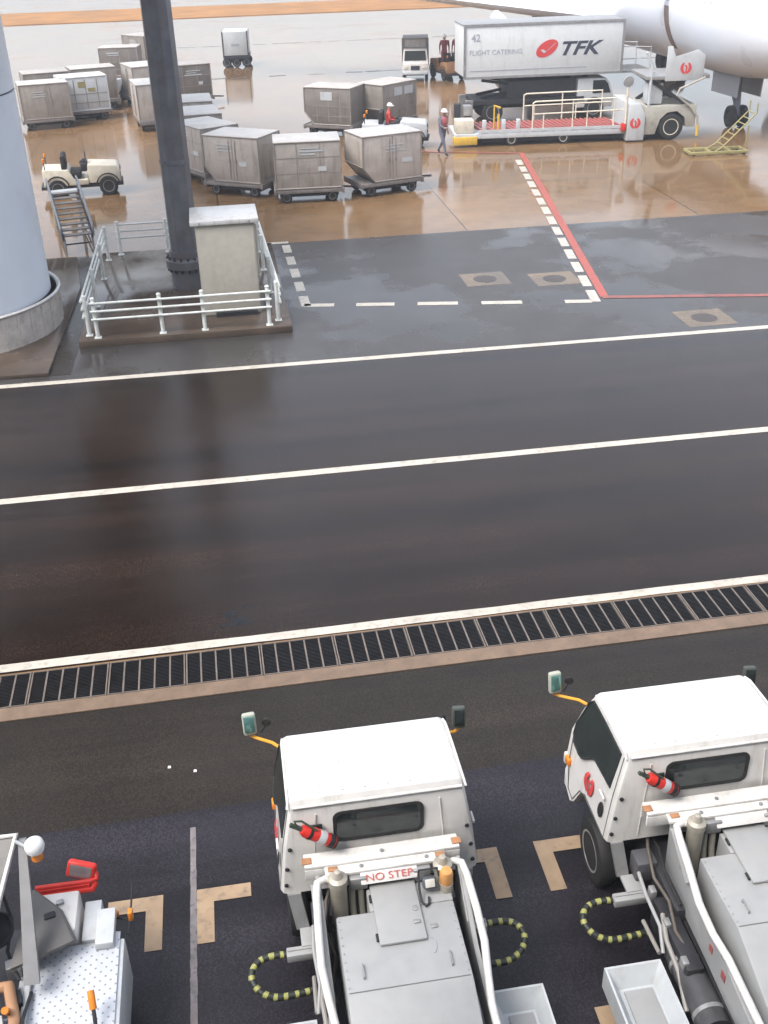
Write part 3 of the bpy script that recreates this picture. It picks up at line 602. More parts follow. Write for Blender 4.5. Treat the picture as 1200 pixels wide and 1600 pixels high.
    for x, ya, yb, za in ((-.67, -.17, -.1, 1.492), (.67, -.17, -.1, 1.492), (-.45, -.27, -.22, 1.473), (.5, -.27, -.22, 1.473)): E(B().bb(x - .042, x + .042, ya, yb, za, za + .012, .003), 'rusty_pad', mat('rusty_plate', (0.4, 0.2, 0.1), 0.7, var=0.3), beam)
    b = B()
    for x, y in ((-0.2, -0.25), (0.38, -0.25), (0.0, -0.13)): b.lathe((x, y, 1.472 if y < -0.2 else 1.492), (0, 0, 1), [(0.018, 0), (0.018, 0.012), (0.001, 0.014)], 8)
    E(b, 'bolts', STEEL, beam)
    for x in (-0.42, 0.5):
        b = B(); b.cyl((x, -0.36, 0.85), (x, -0.36, 1.42), 0.075); b.lathe((x, -0.36, 1.42), (0, 0, 1), [(0.085, 0), (0.085, 0.07), (0.05, 0.09), (0.03, 0.15), (0.001, 0.16)], 18)
        ram = E(b, 'lift_ram', mat('ram_steel', (0.4, 0.37, 0.31), 0.4, metal=0.2, var=0.2))
        B().bb(x + 0.1 if x < 0 else x - 0.26, x + 0.26 if x < 0 else x - 0.1, -0.36, -0.30, 1.3, 1.44, 0.015).ob('ram_clamp', STEEL, ram)
    for x in (-0.3, -0.22, 0.25): E(B().tube([(x, -0.32, 1.3), (x, -0.34, 1.1), (x + 0.01, -0.4, 0.85)], 0.028, 10), 'pipe', mat('pipe_steel', (0.33, 0.32, 0.27), 0.45, metal=0.2))
    # NO STEP board
    b = B(); b.box((0.03, -0.345, 1.42), (0.5, 0.012, 0.1), Matrix.Rotation(R(-48), 3, 'X'), 0.003); bd = E(b, 'warning_board', W)
    lettering('NO STEP', 'lettering', INKR, bd, (0.03, -0.353, 1.428), (R(42), 0, 0), 0.085, width=1.25)
    # hood
    xl, xr = -0.475, 0.545
    poly = [(-0.33, 1.22), (-0.62, 1.30), (-1.36, 1.30), (-2.05, 1.0), (-2.05, 0.6), (-0.33, 0.6)]
    b = B(); b.prism([(-0.60, 1.30), (-1.36, 1.30), (-2.1, 1.04), (-2.1, 0.55), (-0.60, 0.55)], lambda y, z: (xl, y, z), lambda y, z: (xr, y, z), 0.018)
    b.bb(-0.18, xr, -0.598, -0.36, 0.6, 1.298, 0.012)
    hood = E(b, 'hood', WPANEL)
    b = B(); b.bb(-0.15, 0.25, -0.97, -0.33, 1.3025, 1.335, 0.014); ht = E(b, 'hatch', WPANEL, hood)
    B().box((0.19, -0.8, 1.34), (0.06, 0.035, 0.02), None, 0.006).ob('latch', STEEL, ht)
    b = B()
    for y, x in ((-0.45, -0.16), (-0.85, -0.16)): b.cyl((x, y, 1.318), (x, y - 0.07, 1.318), 0.012, seg=8)
    b.ob('hinges', DARK, ht)
    B().bb(0.30, 0.36, -0.86, -0.82, 1.3025, 1.312, 0.004).ob('hood_handle', STEEL, hood)
    b = B(); b.lathe((0.2, -0.66, 1.336), (0, 0, 1), [(0.03, 0), (0.03, 0.006), (0.02, 0.008), (0.001, 0.008)], 12); b.ob('filler_cap', STEEL, hood)
    B().bb(xl + .02, xr - .02, -1.352, -1.344, 1.2995, 1.3025).ob('panel_gap', mat('door_gap', (0.12, 0.12, 0.12), 0.6), hood)
    b = B()
    for k in range(9):
        for x in (xl + .025, xr - .025): b.lathe((x, -0.66 - k * .08, 1.299), (0, 0, 1), [(0.009, 0), (0.008, 0.004), (0.001, 0.005)], 8)
    b.ob('hood_screws', STEEL, hood)
    for x in (-0.32, 0.4): B().tube([(x, -1.12, 1.30), (x, -1.12, 1.33), (x, -1.24, 1.33), (x, -1.24, 1.30)], 0.008, 6).ob('lift_handle', STEEL, hood)
    b = B(); b.tube([(0.25 + 0.06 * math.cos(R(a)), -1.02 + 0.09 * math.sin(R(a)), 1.303) for a in range(-60, 70, 15)], 0.006, 5); b.ob('scuff_strip', INKG, hood)
    # side frames with their bent tube rails
    for sx, x in ((-1, -0.585), (1, 0.665)):
        b = B(); b.prism([(-0.22, 1.4), (-0.5, 1.38), (-0.95, 1.12), (-1.55, 1.02), (-2.3, 0.9), (-2.3, 0.62), (-1.2, 0.72), (-0.25, 0.75)], lambda y, z: (x - 0.02 * 1, y, z), lambda y, z: (x + 0.02, y, z), 0.006)
        E(b, 'side_frame', WPANEL)
        tube = [(x - sx * 0.16, -0.31, 1.40), (x - sx * 0.05, -0.30, 1.43), (x + sx * 0.012, -0.34, 1.44), (x + sx * 0.03, -0.45, 1.42), (x + sx * 0.05, -0.75, 1.33), (x + sx * 0.06, -1.0, 1.22), (x + sx * 0.03, -1.25, 1.12), (x, -1.5, 1.1), (x - sx * 0.0, -2.3, 1.04)]
        E(B().tube(tube, 0.034, 12), 'guard_rail_tube', W)
        b = B(); b.prism([(-0.32, 1.41), (-0.36, 1.42), (-0.75, 1.18), (-0.72, 1.16)], lambda y, z: (x + sx * 0.02 - 0.05, y, z), lambda y, z: (x + sx * 0.02 + 0.015, y, z)); E(b, 'gusset', WPANEL)
        b = B()
        for y, z, s in ((-0.55, 1.15, 0.05), (-1.25, 0.93, 0.06), (-1.5, 0.9, 0.07)): b.box((x + sx * 0.024, y, z), (0.006, s, s * 1.2))
        E(b, 'warning_stickers', REDR)
        # outrigger arm with a striped foam guard
        ax = sx * 0.72
        b = B(); b.box((sx * 0.76, -0.34, 0.57), (0.32, 0.1, 0.09), None, 0.01); b.box((sx * 0.70, -0.22, 0.62), (0.16, 0.2, 0.04), None, 0.008); b.box((sx * 0.76, -0.33, 0.622), (0.30, 0.02, 0.01))
        arm = b.ob('outrigger', WPANEL, t)
        loop = [(sx * 0.92, -0.32, 0.56), (sx * 1.05, -0.31, 0.56), (sx * 1.17, -0.33, 0.55), (sx * 1.245, -0.41, 0.53), (sx * 1.25, -0.5, 0.5), (sx * 1.18, -0.6, 0.46), (sx * 1.05, -0.65, 0.43), (sx * 0.9, -0.64, 0.42), (sx * 0.62, -0.61, 0.42)]
        pp = []
        for i in range(len(loop) - 1):
            for k in range(4): pp.append(Vector(loop[i]).lerp(Vector(loop[i + 1]), k / 4))
        for _ in range(3): pp = [pp[0]] + [(pp[i - 1] + pp[i] * 2 + pp[i + 1]) / 4 for i in range(1, len(pp) - 1)] + [pp[-1]]
        o = B().tube(pp, 0.031, 10).ob('foam_guard', GUARD, arm)
        # tray box
        tx0, tx1 = (-1.24, -0.72) if sx < 0 else (0.78, 1.26)
        b = B(); zt, zb = 0.55, 0.40; y1_, y0_ = -1.0, -2.2
        oo = [(tx0, y0_), (tx1, y0_), (tx1, y1_), (tx0, y1_)]; ii = [(tx0 + .1, y0_ + .1), (tx1 - .1, y0_ + .1), (tx1 - .1, y1_ - .13), (tx0 + .1, y1_ - .13)]
        b.loft([[(x_, y_, zb - 0.1) for x_, y_ in oo], [(x_, y_, zt) for x_, y_ in oo], [(x_ + (.02 if x_ < (tx0 + tx1) / 2 else -.02), y_ + (.02 if y_ < -1.5 else -.02), zt) for x_, y_ in oo], [(x_, y_, zb) for x_, y_ in ii]])
        tr = b.ob('step_tray', WC, t)
        B().bb(tx0 + .13, tx1 - .13, y0_ + .13, y1_ - .17, zb + 0.003, zb + 0.03, 0.008).ob('tread_plate', WPANEL, tr)
        hs = B(); hs.tube([(sx * 0.6, -0.7, 0.75), (sx * 0.66, -0.95, 0.72), (sx * 0.64, -1.2, 0.62), (sx * 0.68, -1.5, 0.5)], 0.022, 8); hs.tube([(sx * 0.70, -0.55, 0.5), (sx * 0.71, -0.95, 0.56)], 0.02, 8)
        hs.ob('hoses', mat('grey_hose', (0.3, 0.28, 0.26), 0.5), t)
    return t, eq
truck, eq_parts = service_truck('white service truck with amber beacon behind the cab and fully visible NO STEP board')
truck2 = copy_tree(truck); truck2.location = (3.93, 6.75, 0)
truck2['label'] = 'white service truck cut off by the right edge, its side window and door showing'
eqn = {o.data.name for o in eq_parts}
for c in truck2.children:
    if c.data.name.startswith('warning_board'):
        for q in list(c.children): bpy.data.objects.remove(q)
    if c.data.name in eqn: c.location.x += 0.07 if c.name.startswith('cross_beam') else 0.2
def beacon_bits(t):
    bc = B().cyl((0.51, -0.47, 1.22), (0.51, -0.47, 1.38), 0.062).ob('beacon', mat('beacon_base', (0.38, 0.34, 0.28), 0.5), t)
    B().lathe((0.51, -0.47, 1.385), (0, 0, 1), [(0.058, 0), (0.06, 0.1), (0.05, 0.13), (0.001, 0.14)], 20).ob('lens', mat('beacon_amber', (0.62, 0.3, 0.1), 0.25), bc)
    wl = B().box((0.36, -0.47, 1.40), (0.12, 0.09, 0.1), Matrix.Rotation(R(-35), 3, 'X'), 0.02).ob('work_lamp', mat('lamp_shell', (0.09, 0.1, 0.12), 0.35), t)
    B().box((0.36, -0.51, 1.435), (0.085, 0.012, 0.07), Matrix.Rotation(R(-35), 3, 'X'), 0.005).ob('lens', LENS, wl)
    b = B(); b.tube([(0.27, -0.44, 1.46), (0.28, -0.41, 1.5), (0.44, -0.41, 1.5), (0.45, -0.45, 1.44)], 0.01, 6)
    b.tube([(0.27, -0.44, 1.46), (0.265, -0.52, 1.38), (0.27, -0.6, 1.33), (0.3, -0.64, 1.315), (0.33, -0.62, 1.315), (0.34, -0.56, 1.33)], 0.011, 6); b.ob('cable', DARK, wl)
beacon_bits(truck)

def extinguisher(loc, label):
    t = thing('fire_extinguisher', label, 'extinguisher', loc, 0, 'red extinguishers on the cab backs')
    ax = Vector((0.80, 0, -0.6)).normalized(); c = Vector((0, -0.075, 0))
    bd = B().lathe(c, ax, [(0.001, -0.17), (0.04, -0.165), (0.058, -0.13), (0.06, 0.0), (0.06, 0.165), (0.05, 0.18), (0.001, 0.18)], 20).ob('cylinder', RED, t)
    b = B().lathe(c + ax * 0.11, ax, [(0.061, 0), (0.0625, 0.005), (0.0625, 0.045), (0.061, 0.05)], 20); b.lathe(c + ax * 0.171, ax, [(0.061, 0), (0.062, 0.014), (0.04, 0.016)], 20); b.lathe(c - ax * 0.10, ax, [(0.061, 0), (0.0625, 0.005), (0.0625, 0.025), (0.061, 0.03)], 20)
    b.ob('straps', BLACK, bd)
    B().lathe(c + ax * 0.0, ax, [(0.0605, 0), (0.061, 0.002), (0.061, 0.07), (0.0605, 0.072)], 20).ob('label_band', WC, bd)
    b = B(); b.cyl(c - ax * 0.17, c - ax * 0.22, 0.022, seg=10); b.box(c - ax * 0.235, (0.03, 0.03, 0.1), Matrix.Rotation(R(-55), 3, 'Y')); b.tube([c - ax * 0.2, c - ax * 0.24 + Vector((0, -0.01, 0.07)), c - ax * 0.16 + Vector((0, 0, 0.10)), c + Vector((0, -0.02, 0.078))], 0.01, 6)
    b.ob('valve', mat('valve_green', (0.05, 0.075, 0.05), 0.5), t)
    b = B(); b.bb(-0.05, 0.05, -0.02, -0.003, -0.06, 0.06); b.ob('bracket', BLACK, t)
extinguisher((0.855 - 0.55, 6.7, 1.73), 'red fire extinguisher on the back of the nearest truck cab, left of its rear window')
extinguisher((3.93 - 0.47, 6.75, 1.73), 'red fire extinguisher on the cab of the truck at the right edge')

# ------------------------------------------------------------------ tractor with a dotted deck at the lower left
tt = thing('towing_tractor', 'white towing tractor with a dotted deck and a red guard bar at the left edge', 'tractor', (-2.0, 5.6, 0))
def L(x, y): return x + 2.0, y - 5.6
b = B(); b.bb(-0.28, 0.54, -2.3, 0.96, 0.35, 0.885, 0.02); b.ob('body', WC, tt)
b = B(); b.slab([L(-2.32, 3.6), L(-1.5, 3.6), L(-1.5, 6.62), L(-1.70, 6.62), L(-1.70, 6.5), L(-2.32, 6.5)], 0.888, 0.905, 0.003); b.ob('deck', DECK, tt)
b = B(); b.bb(0.30, 0.46, 0.84, 1.22, 0.9075, 0.99, 0.01); b.bb(0.17, 0.32, 0.95, 1.38, 0.80, 0.93, 0.01); b.ob('deck_step', WC, tt)
b = B(); b.bb(-0.28, 0.14, 0.97, 1.42, 0.55, 1.06, 0.03); b.ob('bonnet', W, tt)
b = B(); b.prism([L(-2.33, 6.22), L(-1.82, 6.42), L(-1.98, 6.78), L(-2.24, 7.05)], lambda x, y: (x, y, 1.085), lambda x, y: (x - 0.03, y - 0.02, 1.13), 0.01); b.ob('seat_fairing', mat('grey_panel', (0.12, 0.115, 0.11), 0.5), tt)
gb = B(); gb.tube([(-0.26, 1.49, 1.06), (0.22, 1.49, 1.06), (0.28, 1.51, 1.06), (0.275, 1.55, 1.08), (0.25, 1.585, 1.11)], 0.026, 10); gb.tube([(-0.26, 1.45, 1.0), (0.24, 1.45, 1.0), (0.27, 1.5, 1.03)], 0.03, 10); gb.bb(-0.26, 0.22, 1.452, 1.488, 1.0, 1.06)
gb.ob('guard_bar', RED, tt)
MR = Matrix.Rotation(R(-14), 3, 'Z') @ Matrix.Rotation(R(12), 3, 'Y') @ Matrix.Rotation(R(-22), 3, 'X')
rmo = B().box((0.15, 1.585, 1.12), (0.27, 0.085, 0.17), MR, 0.035, 3).ob('rear_mirror', RED, tt)
B().box(Vector((0.15, 1.585, 1.12)) + MR @ Vector((0, -0.044, 0)), (0.2, 0.008, 0.115), MR, 0.003).ob('mirror_glass', mat('old_mirror', (0.3, 0.25, 0.25), 0.25, metal=0.4), rmo)
b = B(); b.tube([(-0.8, 1.36, 1.88), (-0.26, 1.36, 1.88), (-0.52, 0.62, 1.3), (-0.62, 0.3, 0.95)], 0.028, 8); fs_ = b.ob('windscreen_frame', W, tt)
B().prism([(-0.8, 1.34, 1.87), (-0.28, 1.34, 1.87), (-0.54, 0.62, 1.3), (-1.05, 0.62, 1.3)], lambda x, y, z: (x, y, z), lambda x, y, z: (x + 0.002, y + 0.008, z - 0.006)).ob('windscreen', mat('hazy_glass', (0.2, 0.19, 0.18), 0.2), fs_)
b = B(); b.prism([(1.34, 1.84), (1.40, 1.80), (0.5, 1.06), (0.44, 1.1)], lambda y, z: (-0.25 + (1.4 - y) * 0.03, y, z), lambda y, z: (-0.19 + (1.4 - y) * 0.10, y, z)); b.ob('grey_pillar', mat('grey_pillar', (0.22, 0.22, 0.225), 0.5), tt)
bl = B().cyl((-0.09, 1.22, 1.72), (-0.09, 1.22, 1.82), 0.05); blo = bl.ob('beacon', ORANGE, tt)
B().lathe((-0.09, 1.22, 1.82), (0, 0, 1), [(0.075, 0), (0.085, 0.04), (0.075, 0.09), (0.04, 0.12), (0.001, 0.125)], 20).ob('cap', HELM, blo)
B().tube([(-0.26, 1.30, 1.87), (-0.15, 1.26, 1.8), (-0.09, 1.22, 1.74)], 0.015, 8).ob('beacon_arm', WC, tt)
b = B(); b.tube([(0.6, 1.45, 1.02), (0.58, 1.3, 0.9), (0.55, 1.05, 0.8)], 0.009, 6); b.tube([(0.55, 1.17, 0.86), (0.42, 1.22, 0.86)], 0.009, 6); sto = b.ob('lamp_stalk', DARK, tt)
B().box((0.585, 1.16, 0.93), (0.045, 0.07, 0.11), None, 0.014).ob('orange_lamp', ORANGE, sto)
B().box((0.43, 1.22, 0.9), (0.09, 0.045, 0.06), None, 0.014).ob('orange_lamp', ORANGE, sto)
for x, y, z, w_, d_, h_, mm in ((-0.22, 0.86, 1.0, .09, .12, .12, DARK), (-0.08, 1.1, 1.12, .1, .07, .05, DARK), (-0.02, 1.28, 1.08, .07, .05, .03, STEEL), (-0.36, 0.72, 0.98, .12, .1, .16, STEEL), (-0.3, 0.42, 0.96, .09, .14, .1, DARK), (-0.42, 0.2, 0.98, .1, .1, .1, WC)):
    B().box((x, y, z), (w_, d_, h_), Matrix.Rotation(R(14), 3, 'Z'), .012).ob('control_box', mm, tt)
for pts in ([(-0.45, 1.2, 1.4), (-0.38, 1.05, 1.2), (-0.42, 0.85, 1.05), (-0.3, 0.6, 0.98)], [(-0.6, 1.1, 1.3), (-0.5, 0.9, 1.15), (-0.55, 0.6, 1.0)], [(-0.2, 0.5, 0.93), (-0.22, 0.2, 1.0), (-0.16, -0.2, 0.93)]):
    B().tube(pts, .016, 8).ob('wiring_hose', DARK, tt)
B().box((-0.235, 0.3, 0.93), (0.05, 1.1, 0.05), None, .008).ob('deck_edge_rail', WC, tt)
st_ = B().lathe((-0.52, 0.98, 1.18), (0.1, -0.5, 0.86), [(0.15, 0), (0.165, 0.015), (0.15, 0.03), (0.135, 0.015), (0.15, 0)], 28).ob('steering_wheel', DARK, tt)
B().tube([(-0.52, 0.98, 1.19), (-0.55, 1.15, 0.9)], 0.025, 8).ob('steering_column', DARK, tt)
b = B(); b.bb(-0.85, -0.29, -0.2, 0.3, 0.6, 0.95, 0.05); b.bb(-0.85, -0.29, -0.4, -0.21, 0.7, 1.3, 0.05); b.ob('seat', mat('blue_seat_cover', (0.2, 0.27, 0.4), 0.6, var=0.3), tt)
b = B(); b.bb(-1.5, -0.3, -2.3, 1.5, 0.3, 0.56, 0.02); b.bb(-1.5, -0.9, -2.3, 1.5, 0.562, 0.8, 0.03); b.ob('chassis', DARK, tt)
b = B(); b.tube([(-0.5, 0.55, 0.98), (-0.36, 0.5, 1.05), (-0.28, 0.2, 1.0), (-0.30, -0.4, 0.98)], 0.05, 10); b.ob('pipe', mat('tan_pipe', (0.4, 0.22, 0.12), 0.5), tt)
lv = B().tube([(0.38, -0.05, 0.905), (0.36, 0.12, 1.03), (0.345, 0.2, 1.08)], 0.017, 8).ob('lever', DARK, tt)
B().tube([(0.352, 0.16, 1.05), (0.34, 0.24, 1.12), (0.335, 0.27, 1.14)], 0.03, 10).ob('grip', ORANGE, lv)
b = B(); b.tube([(-0.36, 0.35, 0.92), (-0.33, 0.2, 1.15)], 0.03, 8); b.ob('orange_lever', ORANGE, tt)
for x, y in ((0.34, 0.9), (0.34, -1.6)): wheel(tt, (x - 0.02, y - 0.1, 0.36), 0.34, 0.2, (1, 0, 0))
dv = None

for x, y, lb in ((-1.23, 9.62, 'small white paper scrap left of the other scrap on the kerbside asphalt'), (-0.93, 9.5, 'small white paper scrap right of the other scrap on the kerbside asphalt')):
    b = B(); b.prism([(-.018, -.012), (.02, -.016), (.016, .014), (-.014, .018)], lambda x_, y_: (x_, y_, .0), lambda x_, y_: (x_ + .003, y_, .012)); o = b.ob('paper_scrap', HELM); o.location = (x, y, .005); tag(o, lb, 'litter')
# ------------------------------------------------------------------ people
def person(label, loc, rz, joints, jacket, trousers, helmet=True, scale=1.0, cat='person'):
    """joints: dict of body points (metres, local). One skinned surface, coloured by region; helmet and vest are children"""
    t = thing('person', label, cat, loc, rz)
    J = {k: Vector(v) for k, v in joints.items()}
    names = list(J); idx = {k: i for i, k in enumerate(names)}
    rad = dict(pelvis=.145, waist=.13, chest=.155, neck=.06, head=.09, crown=.085, shl=.075, shr=.075, ell=.048, elr=.048, wrl=.036, wrr=.036, hal=.04, har=.04, hil=.1, hir=.1, knl=.065, knr=.065, anl=.045, anr=.045, tol=.04, tor=.04)
    E_ = [('pelvis', 'waist'), ('waist', 'chest'), ('chest', 'neck'), ('neck', 'head'), ('head', 'crown')]
    for s in 'lr': E_ += [('chest', 'sh' + s), ('sh' + s, 'el' + s), ('el' + s, 'wr' + s), ('wr' + s, 'ha' + s), ('pelvis', 'hi' + s), ('hi' + s, 'kn' + s), ('kn' + s, 'an' + s), ('an' + s, 'to' + s)]
    vs = [J[k] for k in names]; es = [(idx[a], idx[c]) for a, c in E_]; rr = [rad[k] for k in names]
    for s in 'lr':                                   # five short fingers on each hand
        d = (J['ha' + s] - J['wr' + s]).normalized(); side = d.cross(Vector((0, 0, 1)));
        if side.length < 0.1: side = Vector((0, 1, 0))
        side.normalize()
        for k, (o, ln) in enumerate(((-.03, .06), (-.01, .075), (.01, .07), (.03, .055), (-.045, .04))):
            i0 = len(vs); base = J['ha' + s] + side * o * 0.9 + d * (0.02 if k < 4 else -0.02)
            vs += [base, base + d * ln * 0.6 + side * (o * .3 if k < 4 else -.02), base + d * ln + Vector((0, 0, -.012))]; rr += [.011, .01, .008]
            es += [(idx['ha' + s], i0), (i0, i0 + 1), (i0 + 1, i0 + 2)]
    me = bpy.data.meshes.new('body'); me.from_pydata(vs, es, [])
    o = bpy.data.objects.new('body', me); sc.collection.objects.link(o)
    md = o.modifiers.new('skin', 'SKIN'); sb = o.modifiers.new('sub', 'SUBSURF'); sb.levels = 1; sb.render_levels = 1
    for i, r in enumerate(rr): me.skin_vertices[0].data[i].radius = (r, r); me.skin_vertices[0].data[i].use_root = (i == 0)
    dg = bpy.context.evaluated_depsgraph_get(); m2 = bpy.data.meshes.new_from_object(o.evaluated_get(dg)); bpy.data.objects.remove(o); m2.name = 'body'
    m2.materials.clear()
    for mm in (SKIN, jacket, trousers, BLACK): m2.materials.append(mm)
    for p in m2.polygons:
        c = p.center; best = min(E_, key=lambda e: (lambda a, q: (c - (a + (q - a) * max(0, min(1, (c - a).dot(q - a) / max(1e-6, (q - a).length_squared))))).length)(J[e[0]], J[e[1]]))
        n = best[0][:2] + best[1][:2]
        k = 1
        if best[1] in ('head', 'crown') or best[1][:2] == 'ha': k = 0
        if best[1][:2] in ('hi', 'kn', 'an') or (best == ('pelvis', 'waist') and c.z < J['pelvis'].z + .05): k = 2
        if best[1][:2] == 'to': k = 3
        p.material_index = k; p.use_smooth = True
    body = bpy.data.objects.new('body', m2); sc.collection.objects.link(body); body.parent = t
    h = J['head']; fw = Vector((0, 1, 0))
    b = B(); b.lathe(h + fw * 0.085 + Vector((0, 0, -.005)), fw, [(0.018, 0), (0.012, 0.02), (0.001, 0.026)], 8)
    for s in (-1, 1): b.lathe(h + Vector((s * .095, 0, 0)), (s, 0, 0), [(0.028, -.01), (0.024, .008), (0.001, .01)], 8)
    b.ob('nose_and_ears', SKIN, body)
    b = B()
    for s in (-1, 1): b.lathe(h + Vector((s * .034, .083, .03)), fw, [(0.012, 0), (0.008, .008), (0.001, .01)], 8)
    b.bb(h.x - .025, h.x + .025, h.y + .082, h.y + .09, h.z - .05, h.z - .042); b.ob('eyes_and_mouth', DARK, body)
    if helmet:
        b = B().lathe(J['crown'] + Vector((0, 0, -.0)), (0, 0.12, 1), [(0.125, -.02), (0.13, -.005), (0.118, .0), (0.112, .04), (0.085, .085), (0.04, .105), (0.001, .11)], 20); b.box(J['crown'] + fw * .13 + Vector((0, 0, -.012)), (.15, .08, .012), None, .005); b.ob('helmet', HELM, t)
    return t
walk = dict(pelvis=(0, 0, .92), waist=(0, .02, 1.08), chest=(0, .05, 1.3), neck=(0, .07, 1.48), head=(0, .1, 1.58), crown=(0, .1, 1.66), shl=(-.2, .04, 1.4), shr=(.2, .06, 1.4), ell=(-.27, -.1, 1.14), elr=(.26, .18, 1.16), wrl=(-.27, -.02, .92), wrr=(.22, .38, 1.08), hal=(-.27, .02, .84), har=(.2, .46, 1.1),
            hil=(-.09, 0, .88), hir=(.09, 0, .88), knl=(-.1, -.08, .5), knr=(.1, .2, .5), anl=(-.1, -.36, .12), anr=(.1, .3, .08), tol=(-.1, -.27, .05), tor=(.1, .45, .045))
sit = dict(walk); sit.update(hil=(-.1, .03, .86), hir=(.1, .03, .86), knl=(-.12, .43, .86), knr=(.12, .43, .86), anl=(-.12, .48, .46), anr=(.12, .48, .46), tol=(-.12, .61, .42), tor=(.12, .61, .42), ell=(-.28, .12, 1.14), elr=(.28, .12, 1.14), wrl=(-.15, .38, 1.12), wrr=(.15, .38, 1.12), hal=(-.12, .46, 1.14), har=(.12, .46, 1.14))
stand = dict(walk); stand.update(knl=(-.1, .02, .48), knr=(.1, .02, .48), anl=(-.1, 0, .08), anr=(.1, 0, .08), tol=(-.11, .14, .045), tor=(.11, .14, .045), elr=(.26, .02, 1.14), wrr=(.25, .12, .92), har=(.25, .15, .84))
pw = person('worker in a white helmet and grey workwear with a red vest walking past the loader', (9.1, 43.1, 0.0), R(-150), walk, NAVY, NAVY)
b = B()
b.loft([[(.17 * math.cos(a) * 1.0, .045 + .125 * math.sin(a), 1.1) for a in [2 * PI * k / 16 for k in range(16)]], [(.2 * math.cos(a), .06 + .165 * math.sin(a), 1.25) for a in [2 * PI * k / 16 for k in range(16)]], [(.19 * math.cos(a), .06 + .15 * math.sin(a), 1.4) for a in [2 * PI * k / 16 for k in range(16)]], [(.1 * math.cos(a), .06 + .09 * math.sin(a), 1.47) for a in [2 * PI * k / 16 for k in range(16)]]], cap=False)
b.ob('vest', mat('red_vest', (0.4, 0.12, 0.12), 0.7), pw)

# ------------------------------------------------------------------ containers on dollies
def make_container(v, k, label):
    rg = random.Random(100 + k)
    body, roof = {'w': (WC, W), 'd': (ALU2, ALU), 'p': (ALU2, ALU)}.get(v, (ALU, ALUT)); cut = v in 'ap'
    t = thing('cargo_container', label, 'cargo container', (0, 0, 0.5), 0, 'air cargo containers on dollies')
    hx, hy, h = 1.1, 0.76, 1.5
    prof = [(-hx, 0.0), (hx, 0.0), (hx, h), (-hx, h)] if not cut else [(-hx + 0.43, 0.0), (hx, 0.0), (hx, h), (-hx, h), (-hx, 0.5)]
    b = B(); b.prism(prof, lambda x, z: (x, -hy, z), lambda x, z: (x, hy, z), 0.01); b.ob('body', body, t)
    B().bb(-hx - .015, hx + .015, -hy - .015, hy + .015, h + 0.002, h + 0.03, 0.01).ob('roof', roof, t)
    b = B(); r_ = 0.028
    for sy in (-1, 1):
        p = [(x, sy * hy, z) for x, z in prof]
        for i in range(len(p)): b.tube([p[i], p[(i + 1) % len(p)]], r_, 6)
    for i in range(len(prof)): b.tube([(prof[i][0], -hy, prof[i][1]), (prof[i][0], hy, prof[i][1])], r_, 6)
    b.ob('edge_frame', ALUF if v != 'w' else WC, t)
    kind = rg.choice(('doors', 'curtain', 'panels')); b = B(); plates = []; f = lambda b_, x0, x1, z0, z1, o=.004: b_.bb(x0, x1, -hy - o - .004, -hy - o + .004, z0, z1)
    if kind == 'doors':
        xm = rg.uniform(-.1, .15); f(b, xm - .015, xm + .015, .04, h - .05)
        for x in (xm - .12, xm + .12): b.cyl((x, -hy - .02, .1), (x, -hy - .02, h - .12), .012, seg=6); b.box((x, -hy - .025, .7), (.06, .02, .1))
    elif kind == 'curtain':
        for x in (-.5, .05, .6): f(b, x - .02, x + .02, .12, h - .1)
        for z in (.35, .75): f(b, -hx + (.35 if cut else .05), hx - .05, z - .015, z + .015, .008)
    else:
        for z in (.5, 1.0): f(b, -hx + (.2 if cut else .04), hx - .04, z - .012, z + .012)
        f(b, -.38, -.35, .05, h - .05); f(b, .4, .43, .05, h - .05)
    b.ob('door_hardware', ALUF, t)
    if v == 'p':
        n_ = 1 if k % 2 else 2
        for x in ((-.35, .15), (.3, .85))[:n_] if n_ == 2 else ((-.3, .25),): plates.append((x[0], x[1], 1.0, 1.34))
    elif v == 'w': plates += [(-.3, .05, 1.05, 1.3), (.15, .5, .85, 1.0)]
    else:
        x0 = rg.uniform(-.75, -.2); z0 = rg.uniform(1.12, 1.3)
        for i in range(rg.choice((2, 3, 3))): plates.append((x0 + rg.uniform(-.06, .06), x0 + rg.uniform(.45, .85), z0 - i * .1, z0 - i * .1 + rg.choice((.035, .05))))
        if rg.random() < .7: plates.append((rg.uniform(.3, .5), rg.uniform(.6, .8), .55, .7))
    for bx_ in plates: B().bb(bx_[0], bx_[1], -hy - .016, -hy - .008, bx_[2], bx_[3]).ob('marking_plate', YELP if v == 'w' else WC, t)
    return t
def make_dolly():
    t = thing('container_dolly', '', 'dolly', (0, 0, 0), 0, 'low container dollies')
    b = B(); b.bb(-1.15, 1.15, -0.78, 0.78, 0.34, 0.46, 0.01)
    for sx in (-1, 1): b.bb(sx * 1.15 - .04, sx * 1.15 + .04, -.8, .8, 0.3, 0.485, 0.01)
    b.ob('deck', mat('dolly_deck', (0.2, 0.18, 0.17), 0.5, var=0.2), t)
    b = B()
    for x in (-0.8, -0.4, 0, .4, .8): b.cyl((x, -.72, .475), (x, .72, .475), .023, seg=8)
    b.ob('rollers', STEEL, t)
    b = B(); b.tube([(1.15, 0, .35), (1.75, 0, .3)], .035, 8); b.lathe((1.8, 0, .3), (0, 0, 1), [(.05, -.02), (.09, -.02), (.09, .02), (.05, .02)], 12); b.ob('tow_bar', DARK, t)
    for sx in (-1, 1):
        for sy in (-1, 1): wheel(t, (sx * 0.78, sy * 0.62, 0.19), 0.19, 0.13, (0, sy, 0))
    B().bb(-1.0, 1.0, -.6, .6, .2, .33).ob('underframe', DARK, t)
    return t
